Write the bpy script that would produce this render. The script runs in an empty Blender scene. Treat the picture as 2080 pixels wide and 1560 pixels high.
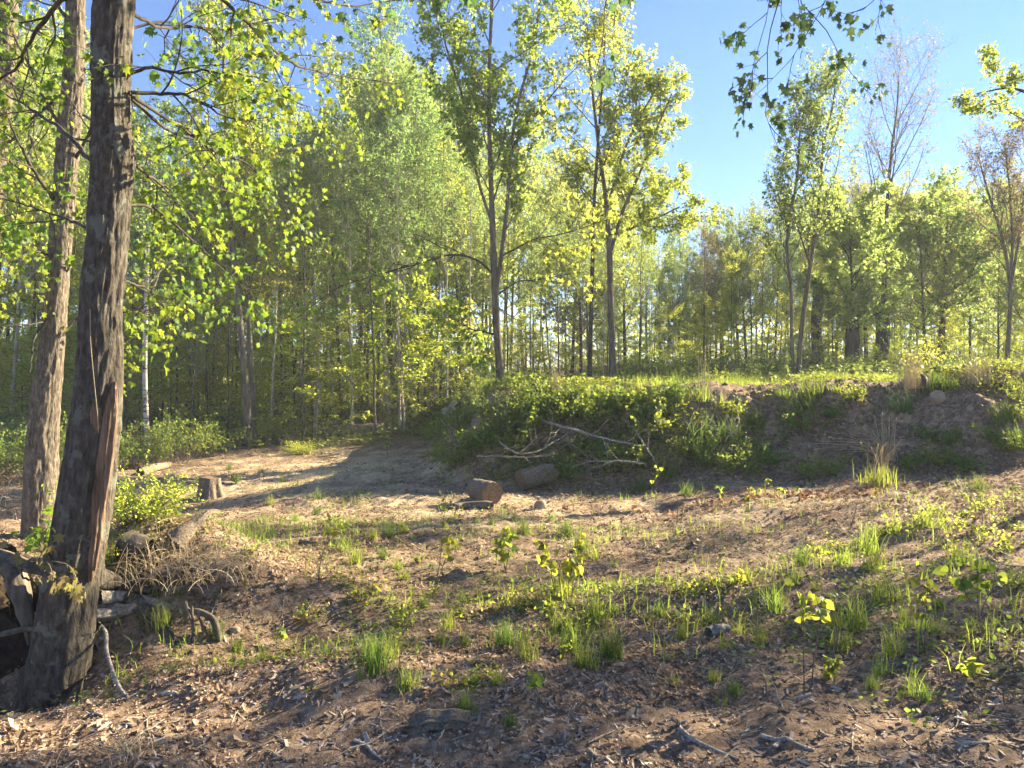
import bpy, math, random
import numpy as np
from mathutils import Vector

# ------------------------------------------------------------------ camera, world, sun, exposure
sc = bpy.context.scene
COL = sc.collection
F, HZ, CX, CZ = 1560.0, 780.0, 1040.0, 1.5
cam_d = bpy.data.cameras.new("camera"); cam = bpy.data.objects.new("camera", cam_d); COL.objects.link(cam)
cam.location = (0, 0, CZ); cam.rotation_euler = (math.radians(90), 0, 0)
cam_d.sensor_width = 36; cam_d.lens = 27.0; cam_d.clip_start = 0.05; cam_d.clip_end = 3000
sc.camera = cam
SUN_AZ, SUN_EL = math.radians(60), math.radians(25)      # azimuth to the right of the view direction (+Y)
SD = np.array([math.sin(SUN_AZ)*math.cos(SUN_EL), math.cos(SUN_AZ)*math.cos(SUN_EL), math.sin(SUN_EL)])
w = bpy.data.worlds.new("World"); sc.world = w; w.use_nodes = True
nt = w.node_tree; bg = nt.nodes['Background']
sky = nt.nodes.new('ShaderNodeTexSky'); sky.sky_type = 'NISHITA'; sky.sun_disc = False
sky.sun_elevation = SUN_EL; sky.sun_rotation = SUN_AZ; sky.air_density = 1.0; sky.dust_density = 0.0; sky.ozone_density = 3.0; sky.altitude = 200
tint = nt.nodes.new('ShaderNodeMix'); tint.data_type = 'RGBA'; tint.blend_type = 'MULTIPLY'; tint.inputs[0].default_value = 1; tint.inputs[7].default_value = (0.51, 0.72, 1.0, 1)
nt.links.new(sky.outputs[0], tint.inputs[6]); nt.links.new(tint.outputs[2], bg.inputs[0]); bg.inputs[1].default_value = 0.047
sl = bpy.data.lights.new("sun", 'SUN'); sun = bpy.data.objects.new("sun", sl); COL.objects.link(sun)
sl.energy = 5.0; sl.angle = math.radians(0.5); sl.color = (1.0, 0.85, 0.58)
sun.rotation_euler = Vector(SD).to_track_quat('Z', 'Y').to_euler()
sc.view_settings.view_transform = 'Standard'; sc.view_settings.look = 'None'
sc.view_settings.exposure = 2.5; sc.view_settings.gamma = 1.0
cy = sc.cycles
cy.max_bounces = 8; cy.diffuse_bounces = 5; cy.glossy_bounces = 1; cy.transmission_bounces = 4; cy.transparent_max_bounces = 4
cy.volume_bounces = 0; cy.sample_clamp_indirect = 6
try: cy.use_light_tree = False
except Exception: pass

RNG = np.random.default_rng(7)
TAU = 2*math.pi
# ------------------------------------------------------------------ noise
def _h(ix, iy, iz, s):
    n = (ix.astype(np.int64)*374761393 + iy.astype(np.int64)*668265263 + iz.astype(np.int64)*2147483647 + s*974634777) & 0xffffffff
    n = ((n ^ (n >> 13))*1274126177) & 0xffffffff
    n = ((n ^ (n >> 16))*2246822519) & 0xffffffff
    return ((n ^ (n >> 15)) & 0xffffff)/float(0xffffff)*2-1
def vn(x, y, z=0.0, s=0):
    x = np.asarray(x, float); y = np.asarray(y, float); z = np.asarray(z, float) + np.zeros_like(x)
    ix, iy, iz = np.floor(x), np.floor(y), np.floor(z); fx, fy, fz = x-ix, y-iy, z-iz
    fx, fy, fz = [f*f*f*(f*(f*6-15)+10) for f in (fx, fy, fz)]
    r = 0
    for a in (0, 1):
        for b in (0, 1):
            for c in (0, 1):
                r = r + _h(ix+a, iy+b, iz+c, s)*(fx if a else 1-fx)*(fy if b else 1-fy)*(fz if c else 1-fz)
    return r
def fbm(x, y, z=0.0, s=0, o=4):
    r, a = 0, 1.0
    for k in range(o):
        r = r + a*vn(np.asarray(x)*2**k+k*7.3, np.asarray(y)*2**k+k*3.1, np.asarray(z)*2**k, s+k); a *= .5
    return r
def sm(a, b, x):
    t = np.clip((np.asarray(x, float)-a)/(b-a), 0, 1); return t*t*(3-2*t)
def gs(x, y, cx, cy_, rx, ry=None):
    ry = ry or rx; return np.exp(-((x-cx)/rx)**2-((y-cy_)/ry)**2)
# ------------------------------------------------------------------ terrain
def berm_f(x, y):
    xc = -1.55-0.09*(y-12); u = (x-xc)/1.5
    yt = 10.35-.27*np.clip(x-1.8, 0, 7)+.35*np.sin(x*1.7+.6)*sm(1, 3, x)
    v = (y-yt)/2.5
    d = np.sqrt(np.clip(1-u, 0, 1)**2+np.clip(1-v, 0, 1)**2)
    return np.clip(1-d, 0, 1)
def terrain(x, y, fine=True):
    x = np.asarray(x, float); y = np.asarray(y, float)
    near = 1-sm(60, 120, np.hypot(x, y))
    base = 1.1*(1-np.exp(-0.125*np.clip(x-1.6, 0, 60)))
    base = base - .2*sm(-1, -5, x)*sm(7, 11, y) + .28*sm(15, 27, y)*sm(-13, -2, x)
    f0 = berm_f(x, y); f = sm(0, 1, f0)
    top = 1.36+.045*np.clip(x, 0, 8)+.02*np.clip(y-16, 0, 35)*sm(0, 7, x)+.008*np.clip(y-14, 0, 30)-.16*sm(12.6, 15.5, y+.3*np.clip(x, 0, 7))*sm(0, 2, x)
    z = base+(top-base)*f
    z = z + f*(1-f)*4*(.16*fbm(x*1.1, y*1.1, s=31)+.05*fbm(x*4, y*4, s=37, o=2)) + .06*f*fbm(x*.9, y*.9, s=5)
    z = z + .50*gs(x, y, -2.45, 5.35, .85, .75)+.12*gs(x, y, -1.75, 5.1, .6, .35)-.30*gs(x, y, -2.75, 4.0, .75, .55)
    z = z - .13*gs(x, y, -1.35, 4.55, .45, .4)+.13*gs(x, y, -1.0, 3.75, .6, .28)+.08*gs(x, y, .8, 5.2, 1.2, .3)-.06*gs(x, y, .3, 4.6, .8, .3)
    z = z - .35*gs(x, y, -3.9, 4.6, .7, .9)
    z = z + near*(.07*fbm(x*.45, y*.45, s=3)+.028*fbm(x*1.9+4, y*1.9, s=11))
    z = z + .25*(1-near)*0 + .5*fbm(x*.03, y*.03, s=2, o=2)*sm(25, 60, y)
    if fine:
        z = z+.014*fbm(x*7, y*7, s=17, o=3)*(1-sm(20, 40, y))
    return z
def T(x, y): return float(terrain(np.array([x]), np.array([y]))[0])
_YS = np.concatenate([np.arange(1.8, 30, .02), np.arange(30, 90, .1)])
def gp(px, py):
    """ground point seen at photograph pixel (px, py)"""
    X = (px-CX)/F*_YS; Z = CZ-(py-HZ)/F*_YS
    hit = np.nonzero(terrain(X, _YS) >= Z)[0]
    k = hit[0] if len(hit) else len(_YS)-1
    return np.array([X[k], _YS[k], T(X[k], _YS[k])])
def P(px, py, Y): return np.array([(px-CX)/F*Y, Y, CZ-(py-HZ)/F*Y])
# ------------------------------------------------------------------ mesh helpers
class MB:
    def __init__(s): s.v = []; s.f = []; s.n = 0; s.uv = None
    def add(s, v, f):
        v = np.asarray(v, float).reshape(-1, 3); f = np.asarray(f, np.int64)
        s.v.append(v); s.f.append(f+s.n); s.n += len(v); return s
    def build(s, name, mat, parent=None, smooth=True, origin=None, attr=None):
        me = bpy.data.meshes.new(name)
        V = np.concatenate(s.v) if s.v else np.zeros((0, 3))
        if origin is not None: V = V-np.asarray(origin, float)
        me.vertices.add(len(V)); me.vertices.foreach_set('co', V.astype(np.float32).ravel())
        loops = np.concatenate([f.ravel() for f in s.f]) if s.f else np.zeros(0, int)
        cnt = np.concatenate([np.full(len(f), f.shape[1]) for f in s.f]) if s.f else np.zeros(0, int)
        me.loops.add(len(loops)); me.loops.foreach_set('vertex_index', loops.astype(np.int32))
        me.polygons.add(len(cnt)); st = np.concatenate([[0], np.cumsum(cnt)[:-1]]) if len(cnt) else cnt
        me.polygons.foreach_set('loop_start', st.astype(np.int32))
        me.polygons.foreach_set('use_smooth', np.full(len(cnt), smooth))
        if attr:
            for k, a in attr.items():
                at = me.attributes.new(k, 'FLOAT', 'POINT'); at.data.foreach_set('value', np.asarray(a, np.float32))
        me.update(calc_edges=True); me.materials.append(mat)
        o = bpy.data.objects.new(name, me); COL.objects.link(o)
        if parent is not None: o.parent = parent
        elif origin is not None: o.location = origin
        return o
def nrm(v): return v/np.maximum(np.linalg.norm(v, axis=-1, keepdims=True), 1e-9)
def tubes(Pts, R, sides=6, disp=None, cap=True):
    """N tubes of K points -> verts, quads"""
    Pts = np.asarray(Pts, float); R = np.asarray(R, float)
    if Pts.ndim == 2: Pts = Pts[None]; R = R[None]
    N, K, _ = Pts.shape
    t = nrm(np.gradient(Pts, axis=1)); m = nrm(t.mean(1))
    ref = np.zeros((N, 3)); ref[np.arange(N), np.argmin(np.abs(m), axis=1)] = 1
    u = nrm(np.cross(t, ref[:, None, :])); v = np.cross(t, u)
    a = np.arange(sides)/sides*TAU
    rr = R[:, :, None]*np.ones(sides)
    if disp is not None: rr = disp(Pts, rr, a)
    V = Pts[:, :, None, :]+rr[..., None]*(np.cos(a)[None, None, :, None]*u[:, :, None, :]+np.sin(a)[None, None, :, None]*v[:, :, None, :])
    i = np.arange(N)[:, None, None]*K*sides; k = np.arange(K-1)[None, :, None]*sides; j = np.arange(sides)[None, None, :]; j2 = (j+1) % sides
    q = np.stack([i+k+j, i+k+j2, i+k+sides+j2, i+k+sides+j], -1).reshape(-1, 4)
    return V.reshape(-1, 3), q
def spline(pts, K):
    pts = np.asarray(pts, float)
    if len(pts) < 3:
        s = np.linspace(0, 1, K)[:, None]; return pts[0]*(1-s)+pts[-1]*s
    d = np.concatenate([[0], np.cumsum(np.linalg.norm(np.diff(pts[:, :3], axis=0), axis=1))]); d /= d[-1]
    q = np.vstack([2*pts[0]-pts[1], pts, 2*pts[-1]-pts[-2]])
    out = []
    for s in np.linspace(0, 1, K):
        i = min(max(np.searchsorted(d, s)-1, 0), len(pts)-2); f = (s-d[i])/(d[i+1]-d[i]+1e-12)
        a, b, c, e = q[i], q[i+1], q[i+2], q[i+3]
        out.append(.5*((2*b)+(-a+c)*f+(2*a-5*b+4*c-e)*f*f+(-a+3*b-3*c+e)*f**3))
    return np.array(out)
def tag(o, label=None, cat=None, group=None, kind=None):
    if label: o['label'] = label
    if cat: o['category'] = cat
    if group: o['group'] = group
    if kind: o['kind'] = kind
    return o
def empty(name, loc, label=None, cat=None, group=None, rz=0, scale=1):
    o = bpy.data.objects.new(name, None); COL.objects.link(o); o.location = loc; o.rotation_euler = (0, 0, rz)
    o.empty_display_size = .1; o.scale = (scale,)*3 if np.isscalar(scale) else scale
    return tag(o, label, cat, group)
def dup(root, loc, rz=0, scale=1, label=None, group=None, tilt=(0, 0), cat=None):
    r = root.copy(); COL.objects.link(r); r.location = loc; r.rotation_euler = (tilt[0], tilt[1], rz)
    r.scale = (scale,)*3 if np.isscalar(scale) else scale
    tag(r, label, cat, group)
    for ch in list(root.children):
        c = ch.copy(); COL.objects.link(c); c.parent = r
    return r
# ------------------------------------------------------------------ materials
def mat_new(name):
    m = bpy.data.materials.new(name); m.use_nodes = True; n = m.node_tree; n.nodes.clear()
    return m, n, n.nodes.new, n.links.new
def ramp(n, stops):
    r = n.nodes.new('ShaderNodeValToRGB'); e = r.color_ramp.elements
    e[0].position, e[0].color = stops[0][0], (*stops[0][1], 1); e[1].position, e[1].color = stops[-1][0], (*stops[-1][1], 1)
    for p_, c_ in stops[1:-1]:
        x = e.new(p_); x.color = (*c_, 1)
    return r
def leaf_mat(name, cols, tcol, tr=.5, rough=.55, hue=.02, spec=.3):
    m, n, N, L = mat_new(name)
    g = N('ShaderNodeNewGeometry'); r = ramp(n, [(i/(len(cols)-1), c) for i, c in enumerate(cols)]); L(g.outputs['Random Per Island'], r.inputs[0])
    oi = N('ShaderNodeObjectInfo'); mp = N('ShaderNodeMapRange'); mp.inputs[3].default_value = .5-hue; mp.inputs[4].default_value = .5+hue
    L(oi.outputs['Random'], mp.inputs[0])
    hs = N('ShaderNodeHueSaturation'); L(mp.outputs[0], hs.inputs['Hue']); L(r.outputs[0], hs.inputs['Color'])
    mv = N('ShaderNodeMapRange'); mv.inputs[3].default_value = .75; mv.inputs[4].default_value = 1.2; L(g.outputs['Random Per Island'], mv.inputs[0])
    p = N('ShaderNodeBsdfPrincipled'); p.inputs['Roughness'].default_value = rough; p.inputs['Specular IOR Level'].default_value = spec
    L(hs.outputs[0], p.inputs['Base Color'])
    t = N('ShaderNodeBsdfTranslucent')
    hs2 = N('ShaderNodeHueSaturation'); hs2.inputs['Color'].default_value = (*tcol, 1); L(mp.outputs[0], hs2.inputs['Hue']); L(mv.outputs[0], hs2.inputs['Value'])
    L(hs2.outputs[0], t.inputs['Color'])
    x = N('ShaderNodeMixShader'); x.inputs[0].default_value = tr; L(p.outputs[0], x.inputs[1]); L(t.outputs[0], x.inputs[2])
    o = N('ShaderNodeOutputMaterial'); L(x.outputs[0], o.inputs[0]); return m
def bark_mat(name, c0, c1, c2, sc_=(9, 9, 1.6), bump=.6, lichen=None, birch=False, bd=.02, coord='Object'):
    m, n, N, L = mat_new(name)
    tc = N('ShaderNodeTexCoord'); mp = N('ShaderNodeMapping'); mp.inputs['Scale'].default_value = sc_; L(tc.outputs[coord], mp.inputs[0])
    nz = N('ShaderNodeTexNoise'); nz.inputs['Scale'].default_value = 2.2; nz.inputs['Detail'].default_value = 7; nz.inputs['Roughness'].default_value = .65; L(mp.outputs[0], nz.inputs[0])
    r = ramp(n, [(.3, c0), (.5, c1), (.7, c2)]); L(nz.outputs[0], r.inputs[0]); col = r.outputs[0]
    if birch:
        mp2 = N('ShaderNodeMapping'); mp2.inputs['Scale'].default_value = (4, 4, 22); L(tc.outputs[coord], mp2.inputs[0])
        n2 = N('ShaderNodeTexNoise'); n2.inputs['Scale'].default_value = 1.3; n2.inputs['Detail'].default_value = 4; L(mp2.outputs[0], n2.inputs[0])
        r2 = ramp(n, [(.56, (0, 0, 0)), (.62, (1, 1, 1))]); L(n2.outputs[0], r2.inputs[0])
        mx = N('ShaderNodeMix'); mx.data_type = 'RGBA'; L(r2.outputs[0], mx.inputs[0]); L(col, mx.inputs[6]); mx.inputs[7].default_value = (.05, .045, .04, 1); col = mx.outputs[2]
    if lichen:
        n3 = N('ShaderNodeTexNoise'); n3.inputs['Scale'].default_value = 7; n3.inputs['Detail'].default_value = 5; n3.inputs['Roughness'].default_value = .7; L(tc.outputs[coord], n3.inputs[0])
        r3 = ramp(n, [(.56, (0, 0, 0)), (.6, (1, 1, 1))]); L(n3.outputs[0], r3.inputs[0])
        mx = N('ShaderNodeMix'); mx.data_type = 'RGBA'; L(r3.outputs[0], mx.inputs[0]); L(col, mx.inputs[6]); mx.inputs[7].default_value = (*lichen, 1); col = mx.outputs[2]
    p = N('ShaderNodeBsdfPrincipled'); p.inputs['Roughness'].default_value = .9; p.inputs['Specular IOR Level'].default_value = .2; L(col, p.inputs['Base Color'])
    b = N('ShaderNodeBump'); b.inputs['Strength'].default_value = bump; b.inputs['Distance'].default_value = bd; L(nz.outputs[0], b.inputs['Height']); L(b.outputs[0], p.inputs['Normal'])
    o = N('ShaderNodeOutputMaterial'); L(p.outputs[0], o.inputs[0]); return m
def litter_mat(name, cols, tr=.15):
    m, n, N, L = mat_new(name)
    g = N('ShaderNodeNewGeometry'); r = ramp(n, [(i/(len(cols)-1), c) for i, c in enumerate(cols)]); L(g.outputs['Random Per Island'], r.inputs[0])
    p = N('ShaderNodeBsdfPrincipled'); p.inputs['Roughness'].default_value = .75; p.inputs['Specular IOR Level'].default_value = .25; L(r.outputs[0], p.inputs['Base Color'])
    t = N('ShaderNodeBsdfTranslucent'); L(r.outputs[0], t.inputs[0]); x = N('ShaderNodeMixShader'); x.inputs[0].default_value = tr
    L(p.outputs[0], x.inputs[1]); L(t.outputs[0], x.inputs[2]); o = N('ShaderNodeOutputMaterial'); L(x.outputs[0], o.inputs[0]); return m
def ground_mat():
    m, n, N, L = mat_new("soil")
    g = N('ShaderNodeNewGeometry'); a = N('ShaderNodeAttribute'); a.attribute_name = 'sand'; a2 = N('ShaderNodeAttribute'); a2.attribute_name = 'moss'
    def nz(s, d=6, ro=.6):
        q = N('ShaderNodeTexNoise'); q.inputs['Scale'].default_value = s; q.inputs['Detail'].default_value = d; q.inputs['Roughness'].default_value = ro; L(g.outputs['Position'], q.inputs[0]); return q
    n1, n2, n3 = nz(14, 8, .72), nz(1.6), nz(60, 5)
    dark = ramp(n, [(.3, (.06, .042, .028)), (.5, (.205, .14, .095)), (.64, (.36, .26, .18)), (.78, (.48, .38, .28))]); L(n1.outputs[0], dark.inputs[0])
    sand = ramp(n, [(.3, (.30, .215, .13)), (.5, (.54, .42, .26)), (.7, (.68, .56, .38))]); L(n1.outputs[0], sand.inputs[0])
    ad = N('ShaderNodeMath'); ad.operation = 'MULTIPLY_ADD'; L(n2.outputs[0], ad.inputs[0]); ad.inputs[1].default_value = 1.6; L(a.outputs['Fac'], ad.inputs[2])
    sb = N('ShaderNodeMapRange'); sb.inputs[1].default_value = .95; sb.inputs[2].default_value = 1.5; L(ad.outputs[0], sb.inputs[0])
    mx = N('ShaderNodeMix'); mx.data_type = 'RGBA'; L(sb.outputs[0], mx.inputs[0]); L(dark.outputs[0], mx.inputs[6]); L(sand.outputs[0], mx.inputs[7])
    gr = ramp(n, [(.3, (.02, .03, .01)), (.7, (.07, .09, .025))]); L(n3.outputs[0], gr.inputs[0])
    mm = N('ShaderNodeMath'); mm.operation = 'MULTIPLY'; mq = ramp(n, [(.42, (0, 0, 0)), (.6, (1, 1, 1))]); n4 = nz(5, 5); L(n4.outputs[0], mq.inputs[0]); L(mq.outputs[0], mm.inputs[0]); L(a2.outputs['Fac'], mm.inputs[1])
    mx2 = N('ShaderNodeMix'); mx2.data_type = 'RGBA'; L(mm.outputs[0], mx2.inputs[0]); L(mx.outputs[2], mx2.inputs[6]); L(gr.outputs[0], mx2.inputs[7])
    p = N('ShaderNodeBsdfPrincipled'); p.inputs['Roughness'].default_value = .95; p.inputs['Specular IOR Level'].default_value = .15; L(mx2.outputs[2], p.inputs['Base Color'])
    b = N('ShaderNodeBump'); b.inputs['Strength'].default_value = .9; b.inputs['Distance'].default_value = .035; L(n1.outputs[0], b.inputs['Height'])
    b2 = N('ShaderNodeBump'); b2.inputs['Strength'].default_value = .7; b2.inputs['Distance'].default_value = .008; L(n3.outputs[0], b2.inputs['Height']); L(b.outputs[0], b2.inputs['Normal'])
    L(b2.outputs[0], p.inputs['Normal']); o = N('ShaderNodeOutputMaterial'); L(p.outputs[0], o.inputs[0]); return m
M = {}
M['soil'] = ground_mat()
M['maple'] = leaf_mat('maple_leaf', [(.05, .12, .015), (.09, .18, .02), (.16, .25, .03)], (.30, .40, .04), .5)
M['maple_mid'] = leaf_mat('maple_leaf_mid', [(.05, .12, .02), (.08, .17, .025), (.14, .22, .035)], (.48, .56, .08), .6)
M['aspen'] = leaf_mat('aspen_leaf', [(.05, .12, .03), (.08, .17, .04), (.12, .22, .05)], (.34, .46, .11), .55, .4)
M['wood'] = leaf_mat('wood_leaf', [(.07, .13, .02), (.11, .18, .03), (.15, .22, .03)], (.56, .64, .09), .66)
M['beech'] = leaf_mat('understory_leaf', [(.06, .13, .015), (.09, .18, .02), (.14, .24, .03)], (.60, .66, .08), .66)
M['yellow'] = leaf_mat('young_oak_leaf', [(.12, .18, .04), (.17, .23, .05), (.22, .23, .07)], (.42, .52, .13), .58)
M['bud'] = leaf_mat('bud_leaf', [(.14, .12, .05), (.22, .17, .08), (.24, .22, .07)], (.34, .29, .13), .45)
M['pinkish'] = leaf_mat('pinkish_young_leaf', [(.16, .12, .05), (.22, .15, .08), (.13, .14, .04)], (.34, .30, .09), .4)
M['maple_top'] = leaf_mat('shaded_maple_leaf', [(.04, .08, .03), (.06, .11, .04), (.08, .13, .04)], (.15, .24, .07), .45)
M['floor'] = leaf_mat('woodland_plant_leaf', [(.05, .10, .02), (.08, .14, .03), (.10, .16, .03)], (.20, .27, .05), .45)
M['pine'] = leaf_mat('pine_needle', [(.015, .04, .015), (.03, .07, .02)], (.05, .1, .02), .15)
M['grass'] = leaf_mat('grass_blade', [(.08, .12, .02), (.11, .17, .03), (.15, .20, .04), (.16, .20, .04), (.34, .27, .13)], (.36, .44, .06), .5)
M['grass_dark'] = leaf_mat('berm_grass_blade', [(.05, .12, .02), (.08, .16, .03), (.12, .2, .03)], (.20, .27, .05), .45)
M['straw'] = leaf_mat('straw', [(.42, .32, .2), (.56, .46, .3), (.66, .57, .4)], (.62, .5, .3), .3, hue=.005)
M['poplar'] = leaf_mat('poplar_leaf', [(.07, .12, .03), (.10, .16, .04), (.15, .20, .04)], (.50, .56, .07), .55)
M['bramble'] = leaf_mat('bramble_leaf', [(.05, .11, .02), (.08, .16, .03), (.13, .2, .03)], (.36, .43, .06), .45)
M['bark_near'] = bark_mat('maple_bark', (.03, .025, .018), (.085, .072, .056), (.155, .138, .112), (17, 17, 7), 1.0, lichen=(.15, .15, .12), bd=.02)
M['bark_rough'] = bark_mat('rough_bark', (.05, .04, .028), (.14, .115, .085), (.30, .255, .20), (20, 20, 6), 1.0, bd=.025)
M['bark'] = bark_mat('grey_bark', (.05, .042, .03), (.12, .10, .075), (.22, .19, .15), (6, 6, 1.2), .6)
M['bark_dark'] = bark_mat('dark_bark', (.03, .025, .02), (.065, .055, .045), (.12, .10, .085), (6, 6, 1.2), .6)
M['bark_pale'] = bark_mat('pale_aspen_bark', (.20, .18, .14), (.34, .31, .25), (.48, .45, .38), (3, 3, 3), .3)
M['birch'] = bark_mat('birch_bark', (.30, .27, .22), (.42, .38, .32), (.52, .48, .41), (3, 3, 6), .2, birch=True)
M['wound'] = bark_mat('exposed_wood', (.09, .055, .035), (.24, .155, .10), (.40, .30, .21), (26, 26, 2), 1.0, bd=.03)
M['dead'] = bark_mat('weathered_wood', (.10, .085, .07), (.28, .245, .205), (.5, .46, .4), (18, 18, 18), .6)
M['log'] = bark_mat('log_bark', (.08, .06, .042), (.17, .135, .10), (.30, .25, .19), (26, 20, 34), .8)
M['cut'] = bark_mat('cut_wood', (.06, .04, .025), (.13, .09, .06), (.22, .16, .11), (20, 20, 20), .3)
M['twig'] = bark_mat('twig_bark', (.06, .045, .035), (.13, .10, .08), (.22, .18, .15), (20, 20, 20), .3)
M['rootsoil_shade'] = bark_mat('root_soil_shaded', (.012, .009, .007), (.03, .021, .015), (.065, .045, .03), (8, 8, 8), 1.0)  # soil darkened almost to black: the root plate's shade is in this colour
M['clod'] = bark_mat('earth_clod', (.08, .055, .035), (.16, .115, .075), (.26, .19, .13), (20, 20, 20), .5)
M['stone'] = bark_mat('stone', (.20, .155, .105), (.30, .24, .17), (.40, .33, .25), (5, 5, 5), .4)
M['litter'] = litter_mat('dry_leaf', [(.10, .065, .04), (.20, .135, .085), (.34, .24, .155), (.45, .34, .23), (.24, .14, .08), (.56, .46, .34)], .2)
M['chip'] = litter_mat('wood_chip', [(.10, .065, .045), (.20, .14, .10), (.30, .23, .17), (.45, .38, .31), (.16, .10, .07)], 0)
M['rustleaf'] = litter_mat('rust_leaf', [(.16, .08, .045), (.27, .13, .075), (.38, .23, .14)], .25)
# ------------------------------------------------------------------ leaf templates: verts (x along leaf), faces
def fan(pts, c, fold=.0, droop=.0):
    v = [c]+list(pts); v = np.array([(x, y, 0) for x, y in v], float)
    v[:, 2] = fold*np.abs(v[:, 1])-droop*v[:, 0]**2
    n = len(pts); return v, np.array([(0, 1+i, 1+(i+1) % n) for i in range(n)])
def pol(a, r, cx=.35): return (cx+r*math.cos(math.radians(a)), r*math.sin(math.radians(a)))
_half = [(0, .68), (14, .40), (24, .36), (44, .62), (58, .36), (80, .28), (108, .5), (135, .27), (165, .30)]
L_MAPLE = fan([pol(a, r) for a, r in _half]+[pol(-a, r) for a, r in reversed(_half[1:])], (.35, 0), -.12, .22)
L_LOBE = fan([(0, 0), (.25, .42), (.5, .22), (.68, .4), (.66, .14), (1, 0), (.66, -.14), (.68, -.4), (.5, -.22), (.25, -.42)], (.45, 0), -.15, .2)
L_OVAL = fan([(0, 0), (.25, .3), (.6, .34), (1, 0), (.6, -.34), (.25, -.3)], (.45, 0), -.15, .15)
L_HEART = fan([(0, 0), (.02, .25), (.25, .44), (.6, .34), (1, 0), (.6, -.34), (.25, -.44), (.02, -.25)], (.4, 0), -.12, .18)
L_QUAD = (np.array([(0, 0, 0), (.45, .33, -.06), (1, 0, -.12), (.5, -.33, .04)], float), np.array([(0, 1, 2, 3)]))
L_NEED = (np.array([(0, .04, 0), (0, -.04, 0), (1, -.02, 0), (1, .02, 0)], float), np.array([(0, 1, 2, 3)]))
def place_leaves(mb, pos, ax, nr, size, tmpl, wid=1.0):
    tv, tf = tmpl; ax = nrm(ax); b = nrm(np.cross(nr, ax)); n_ = np.cross(ax, b); N = len(pos)
    if N == 0: return
    size = np.broadcast_to(size, (N,))
    V = pos[:, None, :]+size[:, None, None]*(tv[None, :, 0:1]*ax[:, None]+tv[None, :, 1:2]*wid*b[:, None]+tv[None, :, 2:3]*n_[:, None])
    mb.add(V.reshape(-1, 3), (tf[None]+(np.arange(N)*len(tv))[:, None, None]).reshape(-1, tf.shape[1]))
# ------------------------------------------------------------------ branching
def spawn(rng, Pp, Rp, n, t0, t1, ang, asd, length, up, K=5, wig=.12, rr=.6, rmin=.003, shape=None, flat=0.0):
    N, Kp, _ = Pp.shape
    idx = np.repeat(np.arange(N), n); t = (np.tile((np.arange(n)+.5)/n, N)+rng.uniform(-.5, .5, N*n)/n)*(t1-t0)+t0
    f = np.clip(t, 0, .999)*(Kp-1); k = f.astype(int); g = (f-k)[:, None]
    p0 = Pp[idx, k]*(1-g)+Pp[idx, k+1]*g; r0 = Rp[idx, k]*(1-g[:, 0])+Rp[idx, k+1]*g[:, 0]
    tg = nrm(Pp[idx, k+1]-Pp[idx, k])
    az = np.arange(N*n)*2.39996+rng.uniform(-.6, .6, N*n)
    ref = np.where(np.abs(tg[:, 2:3]) > .9, np.array([[1., 0, 0]]), np.array([[0, 0, 1.]]))
    u = nrm(np.cross(tg, ref)); v = np.cross(tg, u)
    if flat > 0:   # keep side shoots near the horizontal plane
        az = np.where(rng.random(N*n) < .5, 0, math.pi)+rng.normal(0, (1-flat)*1.2, N*n)
    perp = np.cos(az)[:, None]*u+np.sin(az)[:, None]*v
    a = np.radians(rng.normal(ang, asd, N*n))[:, None]
    d = nrm(np.cos(a)*tg+np.sin(a)*perp)
    L = np.broadcast_to(length, (N*n,))*rng.uniform(.65, 1.25, N*n)
    if shape is not None: L = L*shape((t-t0)/(t1-t0+1e-9))
    out = np.zeros((N*n, K, 3)); out[:, 0] = p0
    for j in range(1, K):
        d = nrm(d+np.array([0, 0, up])/(K-1)+rng.normal(0, wig, d.shape)); out[:, j] = out[:, j-1]+d*(L/(K-1))[:, None]
    R0 = np.maximum(np.minimum(r0*rr, L*.016+.002), rmin)
    R = R0[:, None]*np.linspace(1, .35, K)[None]
    return out, np.maximum(R, rmin*.6)
def leaf_on(rng, mb, Pp, n, size, tmpl, t0=.2, droop=.5, jit=.03, ssd=.25, nup=.6, wid=1.0, clump=None):
    N, K, _ = Pp.shape
    if clump:  # leaves gathered in small terminal bunches
        t = np.clip(rng.choice(clump, N*n)+rng.normal(0, .03, N*n), 0, .999)
    else: t = rng.uniform(t0, .999, N*n)
    idx = np.repeat(np.arange(N), n); f = t*(K-1); k = f.astype(int); g = (f-k)[:, None]
    p = Pp[idx, k]*(1-g)+Pp[idx, k+1]*g+rng.normal(0, jit, (N*n, 3)); tg = nrm(Pp[idx, k+1]-Pp[idx, k])
    ax = nrm(tg*.5+rng.normal(0, .6, (N*n, 3))+np.array([0, 0, -droop])); nr = nrm(rng.normal(0, .5, (N*n, 3))+np.array([0, 0, nup]))
    place_leaves(mb, p, ax, nr, size*np.clip(rng.normal(1, ssd, N*n), .4, 1.7), tmpl, wid)
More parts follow.
